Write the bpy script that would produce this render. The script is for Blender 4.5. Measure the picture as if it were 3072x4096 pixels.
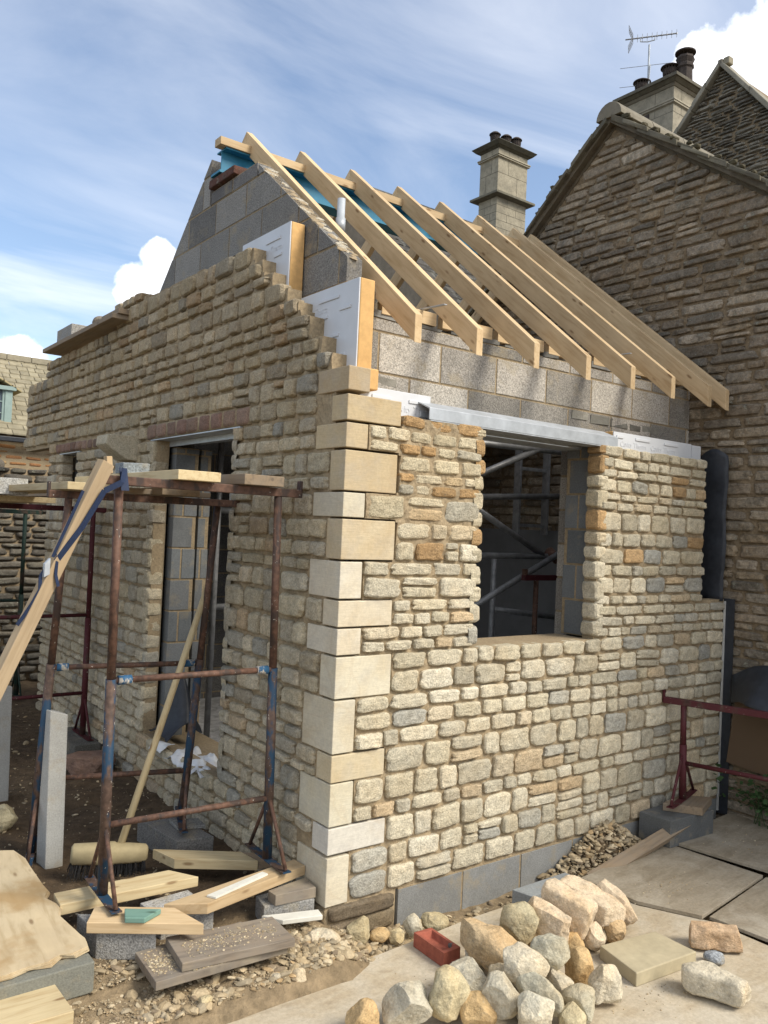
import bpy, bmesh, math, random
import numpy as np
from mathutils import Vector, Matrix, noise
for o in list(bpy.data.objects): bpy.data.objects.remove(o)
SC = bpy.context.scene
COL = SC.collection
rad = math.radians
# ---- settings
SKYSTR = 0.115; SUNSTR = 2.6; SUNANG = 24.0; EXPO = 0.75
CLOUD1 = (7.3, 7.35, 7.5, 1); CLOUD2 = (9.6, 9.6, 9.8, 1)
CUMULI = [((0.346, 0.893, 0.286), .024), ((0.334, 0.908, 0.256), .034), ((0.225, 0.960, 0.150), .040), ((0.775, 0.43, 0.465), .075), ((0.785, 0.41, 0.44), .08)]
# ------------------------------------------------------------------ camera
cam = bpy.data.objects.new('camera', bpy.data.cameras.new('camera')); COL.objects.link(cam)
yw, pt, rl = 0.6476, 0.0196, 0.0445
f_ = Vector((math.sin(yw)*math.cos(pt), math.cos(yw)*math.cos(pt), math.sin(pt)))
r_ = Vector((math.cos(yw), -math.sin(yw), 0)); u_ = r_.cross(f_)
R_ = math.cos(rl)*r_ + math.sin(rl)*u_; U_ = -math.sin(rl)*r_ + math.cos(rl)*u_
M = Matrix.Identity(4)
for i in range(3): M[i][0] = R_[i]; M[i][1] = U_[i]; M[i][2] = -f_[i]
M.translation = Vector((-2.242, -3.2909, 1.8164))
cam.matrix_world = M
cam.data.sensor_width = 36; cam.data.lens = 36*3319.67/4096
cam.data.clip_start = 0.05; cam.data.clip_end = 2000
SC.camera = cam
# ------------------------------------------------------------------ world, sun
SUN = Vector((0.36, -0.60, 0.66)).normalized()
w = bpy.data.worlds.new('World'); SC.world = w; w.use_nodes = True
nt = w.node_tree; nt.nodes.clear(); L = nt.links
def N(t, nt=nt, **k):
    n = nt.nodes.new(t)
    for a, b in k.items(): setattr(n, a, b)
    return n
out = N('ShaderNodeOutputWorld'); bg = N('ShaderNodeBackground')
sky = N('ShaderNodeTexSky'); sky.sky_type = 'NISHITA'; sky.sun_disc = False
sky.sun_elevation = math.asin(SUN.z); sky.sun_rotation = math.atan2(SUN.x, SUN.y)
sky.air_density = 1.0; sky.dust_density = 0.3; sky.ozone_density = 1.6
tc = N('ShaderNodeTexCoord')
def math_(op, a, b=None, clamp=False, nt=nt):
    n = nt.nodes.new('ShaderNodeMath'); n.operation = op; n.use_clamp = clamp
    for i, x in enumerate((a, b)):
        if x is None: continue
        if isinstance(x, (int, float)): n.inputs[i].default_value = x
        else: nt.links.new(x, n.inputs[i])
    return n.outputs[0]
def ramp_(fac, stops, nt=nt):
    n = nt.nodes.new('ShaderNodeValToRGB'); nt.links.new(fac, n.inputs[0])
    e = n.color_ramp.elements
    while len(e) < len(stops): e.new(0.5)
    for i, (p, c) in enumerate(stops):
        e[i].position = p; e[i].color = (c, c, c, 1) if isinstance(c, (int, float)) else (*c, 1)
    return n.outputs[0]
# wispy cirrus: stretched noise over the sky directions projected on a high plane
sx = N('ShaderNodeSeparateXYZ'); L.new(tc.outputs['Generated'], sx.inputs[0])
zz = math_('ADD', math_('MAXIMUM', sx.outputs[2], 0.0), 0.18)
cx = N('ShaderNodeCombineXYZ'); L.new(math_('DIVIDE', sx.outputs[0], zz), cx.inputs[0]); L.new(math_('DIVIDE', sx.outputs[1], zz), cx.inputs[1])
mp = N('ShaderNodeMapping'); L.new(cx.outputs[0], mp.inputs[0]); mp.inputs['Rotation'].default_value = (0, 0, rad(28)); mp.inputs['Scale'].default_value = (0.6, 1.25, 1)
mp.inputs['Location'].default_value = (3.1, 1.4, 0)
n1 = N('ShaderNodeTexNoise'); L.new(mp.outputs[0], n1.inputs[0]); n1.inputs['Scale'].default_value = 1.5; n1.inputs['Detail'].default_value = 9; n1.inputs['Roughness'].default_value = .56; n1.inputs['Distortion'].default_value = 0.7
n2 = N('ShaderNodeTexNoise'); L.new(mp.outputs[0], n2.inputs[0]); n2.inputs['Scale'].default_value = 0.55; n2.inputs['Detail'].default_value = 3
cir = math_('MULTIPLY', ramp_(n1.outputs[0], [(0.42, 0.0), (0.76, 1.0)]), ramp_(n2.outputs[0], [(0.34, 0.2), (0.64, 1.0)]))
# two cumulus heads by direction
nc = N('ShaderNodeTexNoise'); L.new(tc.outputs['Generated'], nc.inputs[0]); nc.inputs['Scale'].default_value = 12; nc.inputs['Detail'].default_value = 10; nc.inputs['Roughness'].default_value = .58
def cumulus(d, r):
    dp = N('ShaderNodeVectorMath', operation='DISTANCE'); L.new(tc.outputs['Generated'], dp.inputs[0]); dp.inputs[1].default_value = Vector(d).normalized()
    v = math_('ADD', math_('DIVIDE', dp.outputs['Value'], r), math_('MULTIPLY', math_('SUBTRACT', nc.outputs[0], 0.5), -2.2))
    return ramp_(v, [(0.45, 1.0), (0.85, .7), (1.25, 0.0)])
CUM = []
for d, r in CUMULI: CUM.append(cumulus(d, r))
cm = CUM[0]
for c in CUM[1:]: cm = math_('MAXIMUM', cm, c)
mx = N('ShaderNodeMix', data_type='RGBA'); bk = math_('MULTIPLY', math_('SUBTRACT', 0.25, sx.outputs[1]), 1.8, True)      # bright unseen cloud veil behind the viewer, added to whiten the fill light
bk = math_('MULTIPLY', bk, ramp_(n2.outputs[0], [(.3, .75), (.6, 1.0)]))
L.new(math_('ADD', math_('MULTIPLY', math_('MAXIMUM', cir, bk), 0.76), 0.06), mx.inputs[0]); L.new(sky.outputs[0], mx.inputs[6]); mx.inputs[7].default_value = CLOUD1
mx2 = N('ShaderNodeMix', data_type='RGBA'); L.new(cm, mx2.inputs[0]); L.new(mx.outputs[2], mx2.inputs[6]); L.new(ramp_(nc.outputs[0], [(.38, (6.3, 6.6, 7.1)), (.6, CLOUD2[:3])]), mx2.inputs[7])
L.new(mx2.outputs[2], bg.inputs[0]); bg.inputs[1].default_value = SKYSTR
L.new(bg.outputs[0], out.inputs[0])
sl = bpy.data.lights.new('sun', 'SUN'); sl.energy = SUNSTR; sl.angle = rad(SUNANG); sl.color = (1.0, 0.92, 0.79)
so = bpy.data.objects.new('sun', sl); COL.objects.link(so); so.rotation_euler = SUN.to_track_quat('Z', 'Y').to_euler(); so.location = (3, -8, 12)
SC.view_settings.view_transform = 'Standard'; SC.view_settings.look = 'None'; SC.view_settings.gamma = 1
SC.view_settings.exposure = EXPO
SC.cycles.max_bounces = 6; SC.cycles.diffuse_bounces = 4; SC.cycles.use_denoising = True
# ------------------------------------------------------------------ materials
MATS = {}
class Mt:
    def __init__(s, name):
        m = bpy.data.materials.new(name); m.use_nodes = True; s.m = m; s.t = m.node_tree; s.b = s.t.nodes['Principled BSDF']; MATS[name] = m
        s.b.inputs['Specular IOR Level'].default_value = 0.3
    def n(s, t, **k):
        n = s.t.nodes.new(t)
        for a, b in k.items(): setattr(n, a, b)
        return n
    def l(s, a, b): s.t.links.new(a, b)
    def coord(s, scale=(1, 1, 1), kind='Object', off=False):
        c = s.n('ShaderNodeTexCoord'); m = s.n('ShaderNodeMapping'); s.l(c.outputs[kind], m.inputs[0]); m.inputs['Scale'].default_value = scale
        if off:
            oi = s.n('ShaderNodeObjectInfo'); cb = s.n('ShaderNodeVectorMath', operation='SCALE'); cb.inputs[0].default_value = (17, 31, 23); s.l(oi.outputs['Random'], cb.inputs['Scale'])
            s.l(cb.outputs[0], m.inputs['Location'])
        return m.outputs[0]
    def noise(s, vec, scale, detail=5, rough=.55, dist=0):
        n = s.n('ShaderNodeTexNoise'); s.l(vec, n.inputs[0]); n.inputs['Scale'].default_value = scale; n.inputs['Detail'].default_value = detail; n.inputs['Roughness'].default_value = rough; n.inputs['Distortion'].default_value = dist
        return n.outputs[0]
    def voro(s, vec, scale, feat='F1', out='Distance'):
        n = s.n('ShaderNodeTexVoronoi', feature=feat); s.l(vec, n.inputs[0]); n.inputs['Scale'].default_value = scale
        return n.outputs[out]
    def ramp(s, f, st): return ramp_(f, st, s.t)
    def mix(s, f, a, b, mode='MIX'):
        n = s.n('ShaderNodeMix', data_type='RGBA', blend_type=mode)
        for i, x in ((0, f), (6, a), (7, b)):
            if isinstance(x, (int, float)): n.inputs[i].default_value = x
            elif isinstance(x, tuple): n.inputs[i].default_value = (*x[:3], 1)
            else: s.l(x, n.inputs[i])
        return n.outputs[2]
    def attr(s): 
        a = s.n('ShaderNodeVertexColor'); a.layer_name = 'Col'; return a.outputs[0]
    def done(s, col, rough=.85, bump=None, strength=.5, dist=.004, metal=0):
        if isinstance(col, tuple): s.b.inputs['Base Color'].default_value = (*col, 1)
        else: s.l(col, s.b.inputs['Base Color'])
        if isinstance(rough, (int, float)): s.b.inputs['Roughness'].default_value = rough
        else: s.l(rough, s.b.inputs['Roughness'])
        s.b.inputs['Metallic'].default_value = metal
        if bump is not None:
            bp = s.n('ShaderNodeBump'); bp.inputs['Strength'].default_value = strength; bp.inputs['Distance'].default_value = dist
            s.l(bump, bp.inputs['Height']); s.l(bp.outputs[0], s.b.inputs['Normal'])
        return s.m
def var(col, lo=.75, hi=1.2): return [(0.3, (col[0]*lo, col[1]*lo, col[2]*lo)), (0.7, tuple(min(1, c*hi) for c in col))]
def m_stone(name, amt=.35, fine=1.0, lich=None):
    s = Mt(name); v = s.coord(); a = s.attr()
    n1 = s.noise(v, 30, 9, .72); n2 = s.noise(v, 120*fine, 5, .7); n3 = s.noise(v, 5, 3)
    g = s.ramp(n1, [(.28, (1-amt,)*3), (.72, (1+amt*.55,)*3)])
    c = s.mix(1.0, a, g, 'MULTIPLY')
    c = s.mix(s.ramp(n3, [(.45, 0.0), (.68, .3)]), c, s.mix(1.0, c, (1.0, .86, .68), 'MULTIPLY'))
    c = s.mix(s.ramp(s.noise(v, 45, 5, .7), [(.58, 0.0), (.75, .4)]), c, (.20, .20, .17))
    if lich: 
        c = s.mix(s.ramp(s.noise(v, 7, 7, .7), [(.5, 0.0), (.62, lich[0])]), c, lich[1])
        c = s.mix(s.ramp(s.noise(v, 14, 6, .7), [(.6, 0.0), (.68, .7)]), c, (.32, .32, .26))
    c = s.mix(1.0, c, s.ramp(n2, [(.3, (.72,)*3), (.5, (1,)*3), (.7, (1.22,)*3)]), 'MULTIPLY')
    h = s.mix(.5, n1, n2)
    return s.done(c, .92, h, 1.0, .014)
m_stone('stone'); m_stone('oldstone', .5, .8, (.5, (.075, .07, .055)))
def m_simple(name, col, scale=30, lo=.8, hi=1.15, rough=.85, bs=.4, bd=.003, detail=6, metal=0, off=False, use_attr=False):
    s = Mt(name); v = s.coord(off=off); n = s.noise(v, scale, detail, .65); n0 = s.noise(v, scale*.13, 3)
    base = s.attr() if use_attr else None
    if use_attr: c = s.mix(1.0, base, s.ramp(n, [(.3, (lo,)*3), (.7, (hi,)*3)]), 'MULTIPLY')
    else: c = s.ramp(n, var(col, lo, hi))
    c = s.mix(s.ramp(n0, [(.4, 0.0), (.7, .5)]), c, s.mix(1.0, c, (.75, .73, .7), 'MULTIPLY'))
    return s.done(c, rough, n, bs, bd, metal)
m_simple('mortar', (.35, .275, .175), 60, .7, 1.2, .95, .9, .006)
m_simple('rubble', (.4, .34, .25), 45, .75, 1.2, .95, .8, .004, use_attr=True)
m_simple('plastic_black', (.030, .034, .042), 20, .8, 1.3, .45, .2, .002)
m_simple('plastic_white', (.7, .72, .74), 20, .9, 1.05, .4, .2, .002)
m_simple('strap', (.014, .026, .065), 80, .8, 1.2, .7, .2, .001)
m_simple('brickred', (.33, .10, .065), 40, .75, 1.2, .85, .5, .002)
m_simple('galv', (.45, .485, .52), 12, .8, 1.12, .42, .15, .002, metal=.25)
m_simple('darktube', (.27, .275, .28), 18, .7, 1.3, .45, .2, .002, metal=.3)
m_simple('steelblue', (.03, .20, .33), 8, .85, 1.15, .45, .1, .002)
m_simple('foam', (.66, .41, .17), 25, .85, 1.1, .9, .35, .002)
m_simple('board_face', (.62, .64, .67), 6, .95, 1.04, .38, .05, .001)
m_simple('greyboard', (.17, .175, .18), 6, .85, 1.1, .7, .1, .002)
m_simple('potclay', (.055, .045, .04), 20, .7, 1.5, .9, .3, .003)
m_simple('potsteel', (.30, .28, .24), 14, .7, 1.3, .6, .2, .002, metal=.4)
m_simple('paintsage', (.27, .36, .34), 10, .9, 1.1, .6, .1, .001)
m_simple('bristle', (.03, .03, .032), 60, .7, 1.3, .8, .2, .001)
m_simple('broomhead', (.40, .33, .19), 12, .8, 1.15, .8, .2, .002)
m_simple('lead', (.13, .14, .17), 12, .8, 1.2, .6, .2, .002)
m_simple('soil', (.085, .058, .034), 14, .6, 1.45, 1.0, 1.0, .03, detail=12, use_attr=True)
m_simple('leaf', (.045, .09, .03), 10, .7, 1.4, .6, .1, .001)
m_simple('white_paint', (.68, .67, .60), 12, .85, 1.05, .6, .2, .001)
m_simple('cloth_fleck', (.5, .5, .48), 12, .85, 1.05, .7, .2, .001)
def m_glass():
    s = Mt('glass'); s.b.inputs['Roughness'].default_value = .05; s.b.inputs['Specular IOR Level'].default_value = .9; return s.done((.10, .13, .16), .05)
m_glass()
def m_ashlar():   # sawn limestone quoins: soft veins and water stains
    s = Mt('ashlar'); v = s.coord(off=True); a = s.attr()
    n = s.noise(v, 3.2, 4, .5, 1.2); n2 = s.noise(v, 130, 3)
    c = s.mix(s.ramp(n, [(.46, 0.0), (.66, .55)]), a, s.mix(1.0, a, (.88, .80, .68), 'MULTIPLY'))
    c = s.mix(1.0, c, s.ramp(s.noise(v, 60, 5, .7), [(.3, (.88,)*3), (.7, (1.08,)*3)]), 'MULTIPLY')
    c = s.mix(s.ramp(s.noise(v, 9, 6, .6), [(.35, .22), (.55, 0.0)]), c, (.36, .35, .33))
    vn = s.n('ShaderNodeMapping'); s.l(v, vn.inputs[0]); vn.inputs['Rotation'].default_value = (.5, .9, .3)
    wv = s.noise(vn.outputs[0], 1.6, 3, .5, .8)
    c = s.mix(s.ramp(math_('ABSOLUTE', math_('SUBTRACT', wv, .5, nt=s.t), nt=s.t), [(.0, .16), (.008, 0.0)]), c, (.38, .26, .14))
    tm = s.n('ShaderNodeMapping'); s.l(v, tm.inputs[0]); tm.inputs['Scale'].default_value = (1, 1, 14); tn = s.noise(tm.outputs[0], 14, 5, .7)
    c = s.mix(1.0, c, s.ramp(tn, [(.3, (.90,)*3), (.7, (1.06,)*3)]), 'MULTIPLY')
    return s.done(c, .85, s.mix(.5, tn, s.noise(v, 45, 6, .7)), .5, .004)
m_ashlar()
def m_block(name, col, amt=1.0):
    s = Mt(name); v = s.coord(); a = s.attr()
    vo = s.voro(v, 150); n = s.noise(v, 8, 4); n2 = s.noise(v, 120, 4, .75)
    c = s.mix(.35+.65*(amt > .5), a, s.mix(1.0, a, s.ramp(n2, [(.35, (.50,)*3), (.5, (1.0,)*3), (.66, (1.5,)*3)]), 'MULTIPLY'))
    c = s.mix(s.ramp(n, [(.4, 0.0), (.7, .45)]), c, s.mix(1.0, c, (.72, .72, .72), 'MULTIPLY'))
    c = s.mix(s.ramp(s.noise(v, 6.1, 7, .65), [(.54, 0.0), (.68, .55)]), c, (.33, .275, .18))
    pits = s.ramp(s.voro(v, 55), [(.06, 1.0), (.14, 0.0)])
    c = s.mix(math_('MULTIPLY', pits, .6*amt, nt=s.t), c, (.06, .06, .06))
    return s.done(c, .95, s.mix(.5, n2, vo), .8*amt, .004)
m_block('block', (.3, .3, .3)); m_block('block_smooth', (.2, .2, .2), .4)
def m_wood(name, col, dark, grey=0.0, stain=None, gs=1.0):
    s = Mt(name); v0 = s.coord(off=True); mp = s.n('ShaderNodeMapping'); s.l(v0, mp.inputs[0]); mp.inputs['Scale'].default_value = (1.2, 14*gs, 14*gs); v = mp.outputs[0]
    g = s.noise(v, 3.2, 8, .6, .5)
    oi = s.n('ShaderNodeObjectInfo')
    c = s.ramp(g, [(.3, dark), (.5, col), (.75, tuple(min(1, x*1.12) for x in col))])
    mk = s.n('ShaderNodeMapping'); s.l(v0, mk.inputs[0]); mk.inputs['Scale'].default_value = (4.2, 13, 13)
    k = s.voro(mk.outputs[0], 1.0)
    c = s.mix(s.ramp(k, [(.07, .8), (.15, 0.0)]), c, (dark[0]*.45, dark[1]*.36, dark[2]*.28))
    c = s.mix(s.ramp(s.noise(v0, 2.5, 4), [(.4, 0.0), (.75, .55)]), c, s.mix(1.0, c, (.72, .66, .58), 'MULTIPLY'))
    hs = s.n('ShaderNodeHueSaturation'); s.l(c, hs.inputs['Color']); s.l(math_('ADD', math_('MULTIPLY', oi.outputs['Random'], .3, nt=s.t), .85, nt=s.t), hs.inputs['Value']); c = hs.outputs[0]
    if grey: c = s.mix(s.ramp(s.noise(v0, 7, 6, .65), [(.35, grey), (.65, grey*.4)]), c, (.23, .21, .18))
    if stain: c = s.mix(s.ramp(s.noise(v0, 4, 6, .6), [(.48, 0.0), (.64, .8)]), c, stain)
    return s.done(c, .78, g, .35, .002)
def m_sheet(name, a, b, st):   # trodden, dusty plywood: faint grain, scuffs and mud marks
    s = Mt(name); v0 = s.coord(off=True); mp = s.n('ShaderNodeMapping'); s.l(v0, mp.inputs[0]); mp.inputs['Scale'].default_value = (1.0, 5, 5); g = s.noise(mp.outputs[0], 3.0, 8, .6, 1.2)
    c = s.ramp(g, [(.35, b), (.6, a)])
    c = s.mix(s.ramp(s.noise(v0, 3.5, 8, .62, .6), [(.45, 0.0), (.66, .75)]), c, st)
    c = s.mix(s.ramp(s.noise(v0, 6.0, 9, .68, .4), [(.55, 0.0), (.72, .5)]), c, (.20, .155, .10))
    c = s.mix(1.0, c, s.ramp(s.noise(v0, 70, 5, .7), [(.3, (.82,)*3), (.7, (1.12,)*3)]), 'MULTIPLY')
    k = s.voro(v0, 2.2); c = s.mix(s.ramp(k, [(.018, .7), (.035, 0.0)]), c, (.16, .11, .07))
    return s.done(c, .9, s.mix(.5, g, s.noise(v0, 60, 5)), .4, .003)
m_wood('wood_new', (.56, .42, .25), (.46, .32, .17)); m_wood('wood_old', (.30, .21, .12), (.16, .11, .06), .55); m_wood('wood_pale', (.60, .49, .29), (.48, .35, .18), .1)
m_wood('wood_grey', (.22, .17, .12), (.09, .065, .045), .7, (.33, .28, .2)); m_wood('wood_green', (.17, .30, .25), (.10, .20, .16))
m_simple('sawn_slab', (.42, .365, .245), 14, .85, 1.12, .9, .3, .002)
m_wood('ply', (.55, .45, .29), (.42, .32, .18), .15, (.36, .24, .11), .5); m_sheet('ply_light', (.46, .395, .29), (.40, .33, .23), (.50, .45, .36))
m_sheet('ply_grey', (.33, .285, .215), (.25, .21, .15), (.40, .36, .29))
def m_paint(name, paint, rust=(.075, .048, .036), lo=.42, hi=.5, splash=True):
    s = Mt(name); v = s.coord(off=True); mp = s.n('ShaderNodeMapping'); s.l(v, mp.inputs[0]); mp.inputs['Scale'].default_value = (1, 1, .4)
    n = s.noise(mp.outputs[0], 16, 7, .62); r = s.ramp(s.noise(v, 40, 5), var(rust, .6, 1.6))
    c = s.mix(s.ramp(n, [(lo, 0.0), (hi, 1.0)]), paint, r)
    if splash: c = s.mix(s.ramp(s.noise(v, 75, 3, .5), [(.70, 0.0), (.73, 1.0)]), c, (.55, .52, .45))
    return s.done(c, .65, n, .4, .002)
m_paint('paint_blue', (.016, .045, .085), lo=.46, hi=.53); m_paint('paint_maroon', (.075, .016, .02), (.06, .03, .025), .55, .62); m_paint('paint_green', (.012, .03, .022), (.05, .035, .025), .5, .6, False)
m_paint('rust', (.055, .038, .032), (.10, .055, .038)); m_paint('collar', (.025, .09, .18), (.33, .31, .27), .52, .56)
def m_tile(name, st):
    s = Mt(name); v = s.coord(); a = s.attr(); n = s.noise(v, 12, 8, .65)
    c = s.mix(1.0, a, s.ramp(n, [(.3, (.7,)*3), (.7, (1.25,)*3)]), 'MULTIPLY')
    c = s.mix(s.ramp(s.noise(v, 6, 8, .7), [(.52, 0.0), (.6, st[0])]), c, st[1])
    return s.done(c, .9, n, .8, .01)
m_tile('tile', (.35, (.10, .095, .06))); m_tile('slate', (.6, (.16, .16, .14)))
def m_weave():
    s = Mt('weave'); v = s.coord((1, 1, 1)); 
    sp = s.n('ShaderNodeSeparateXYZ'); s.l(v, sp.inputs[0])
    a = math_('MULTIPLY', math_('SINE', math_('MULTIPLY', sp.outputs[0], 900, nt=s.t), nt=s.t), math_('SINE', math_('MULTIPLY', sp.outputs[1], 600, nt=s.t), nt=s.t), nt=s.t)
    c = s.ramp(a, [(.0, (.10, .065, .04)), (.8, (.30, .21, .13))])
    return s.done(c, .85, a, .6, .003)
m_weave()
# ------------------------------------------------------------------ mesh builder
class MB:
    def __init__(s): s.v = []; s.f = []; s.c = []; s.m = []; s.n = 0
    def add(s, v, f, col=(.5, .5, .5), mi=0):
        v = np.asarray(v, float); k = len(v); s.v.append(v)
        col = np.asarray(col, float)
        s.c.append(np.tile(col, (k, 1)) if col.ndim == 1 else col)
        if isinstance(f, np.ndarray): s.f.append((f+s.n, mi))
        else: s.f.append(([tuple(i+s.n for i in q) for q in f], mi))
        s.n += k; return s
    def box(s, lo, hi, col=(.5, .5, .5), mi=0, M=None, jit=0, rng=None):
        x0, y0, z0 = lo; x1, y1, z1 = hi
        v = np.array([(x0,y0,z0),(x1,y0,z0),(x1,y1,z0),(x0,y1,z0),(x0,y0,z1),(x1,y0,z1),(x1,y1,z1),(x0,y1,z1)], float)
        if jit: v += rng.uniform(-jit, jit, v.shape)
        if M is not None: v = np.array([tuple(M @ Vector(p)) for p in v])
        return s.add(v, [(0,3,2,1),(4,5,6,7),(0,1,5,4),(1,2,6,5),(2,3,7,6),(3,0,4,7)], col, mi)
    def prism(s, poly, vec, col=(.5, .5, .5), mi=0):
        p = np.asarray(poly, float); q = p+np.asarray(vec, float); n = len(p)
        nr = np.zeros(3)
        for i in range(n): nr += np.cross(p[i], p[(i+1) % n])
        fl = nr @ np.asarray(vec, float) > 0
        f = [tuple(range(n))[::-1] if fl else tuple(range(n)), tuple(range(n, 2*n)) if fl else tuple(range(n, 2*n))[::-1]]
        for i in range(n):
            j = (i+1) % n; q4 = (i, j, n+j, n+i); f.append(q4 if fl else q4[::-1])
        return s.add(np.vstack([p, q]), f, col, mi)
    def tube(s, p, q, r, r2=None, n=14, col=(.5, .5, .5), mi=0):
        p, q = Vector(p), Vector(q); d = (q-p).normalized(); a = d.orthogonal().normalized(); b = d.cross(a); r2 = r if r2 is None else r2
        v = []
        for c, rr in ((p, r), (q, r2)):
            for i in range(n): t = 2*math.pi*i/n; v.append(tuple(c+rr*(math.cos(t)*a+math.sin(t)*b)))
        f = [(i, (i+1) % n, n+(i+1) % n, n+i) for i in range(n)] + [tuple(range(n))[::-1], tuple(range(n, 2*n))]
        return s.add(v, f, col, mi)
    def path(s, pts, r, n=8, col=(.5, .5, .5), mi=0):
        for a, b in zip(pts[:-1], pts[1:]): s.tube(a, b, r, n=n, col=col, mi=mi)
        return s
    def lathe(s, c, prof, n=24, col=(.5, .5, .5), mi=0):
        v = []; k = len(prof)
        for r, z in prof:
            for i in range(n): t = 2*math.pi*i/n; v.append((c[0]+r*math.cos(t), c[1]+r*math.sin(t), c[2]+z))
        f = [(j*n+i, j*n+(i+1) % n, (j+1)*n+(i+1) % n, (j+1)*n+i) for j in range(k-1) for i in range(n)] + [tuple(range(n))[::-1], tuple(range((k-1)*n, k*n))]
        return s.add(v, f, col, mi)
    def build(s, name, mats, parent=None, frame=None, bevel=0, smooth=False, label=None, cat=None, group=None, kind=None, seg=2, local=False):
        v = np.vstack(s.v); c = np.vstack(s.c)
        fr = frame if frame is not None else Matrix.Identity(4)
        if frame is not None and not local:
            Mi = np.array(frame.inverted()); v = v@Mi[:3, :3].T+Mi[:3, 3]
        me = bpy.data.meshes.new(name); fl = []; mi = []
        for f, m in s.f:
            fl += f.tolist() if isinstance(f, np.ndarray) else f
            mi += [m]*len(f)
        me.from_pydata(v.tolist(), [], fl)
        me.polygons.foreach_set('material_index', mi)
        a = me.color_attributes.new('Col', 'FLOAT_COLOR', 'POINT'); a.data.foreach_set('color', np.hstack([c, np.ones((len(c), 1))]).astype(np.float32).ravel())
        if smooth: me.polygons.foreach_set('use_smooth', [True]*len(fl))
        for m in ([mats] if isinstance(mats, str) else mats): me.materials.append(MATS[m])
        o = bpy.data.objects.new(name, me); COL.objects.link(o)
        o.matrix_basis = fr
        if parent is not None:
            o.parent = parent; o.matrix_parent_inverse = WM[parent.name].inverted()
            o.matrix_basis = fr
        WM[o.name] = fr
        if bevel:
            b = o.modifiers.new('bevel', 'BEVEL'); b.width = bevel; b.segments = seg; b.limit_method = 'ANGLE'; b.angle_limit = rad(40)
        tag(o, label, cat, group, kind); return o
def tag(o, label=None, cat=None, group=None, kind=None):
    for k, x in (('label', label), ('category', cat), ('group', group), ('kind', kind)):
        if x: o[k] = x
    return o
WM = {}
def thing(name, loc, label, cat, group=None):
    o = bpy.data.objects.new(name, None); COL.objects.link(o); o.location = loc; o.empty_display_size = .1
    WM[o.name] = Matrix.Translation(loc)
    return tag(o, label, cat, group)
def frame(origin, x, up=(0, 0, 1)):
    x = Vector(x).normalized(); up = Vector(up); y = up.cross(x).normalized(); z = x.cross(y)
    M = Matrix.Identity(4)
    for i in range(3): M[i][0] = x[i]; M[i][1] = y[i]; M[i][2] = z[i]
    M.translation = Vector(origin); return M
def plank(name, top, th, mat, parent=None, bevel=.003, **k):
    """board from the outline of its top face (metres) and its thickness; local X along the longest side"""
    P = [Vector(p) for p in top]; e = max(((P[(i+1) % len(P)]-P[i]) for i in range(len(P))), key=lambda a: a.length)
    c = sum(P, Vector())/len(P); nrm = Vector((0, 0, 0))
    for i in range(len(P)): nrm += P[i].cross(P[(i+1) % len(P)])
    nrm.normalize(); nrm = -nrm if nrm.z < 0 else nrm
    fr = frame(c-nrm*th/2, e, nrm)
    return MB().prism([tuple(p) for p in P], tuple(-nrm*th)).build(name, mat, parent, fr, bevel, **k)
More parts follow.
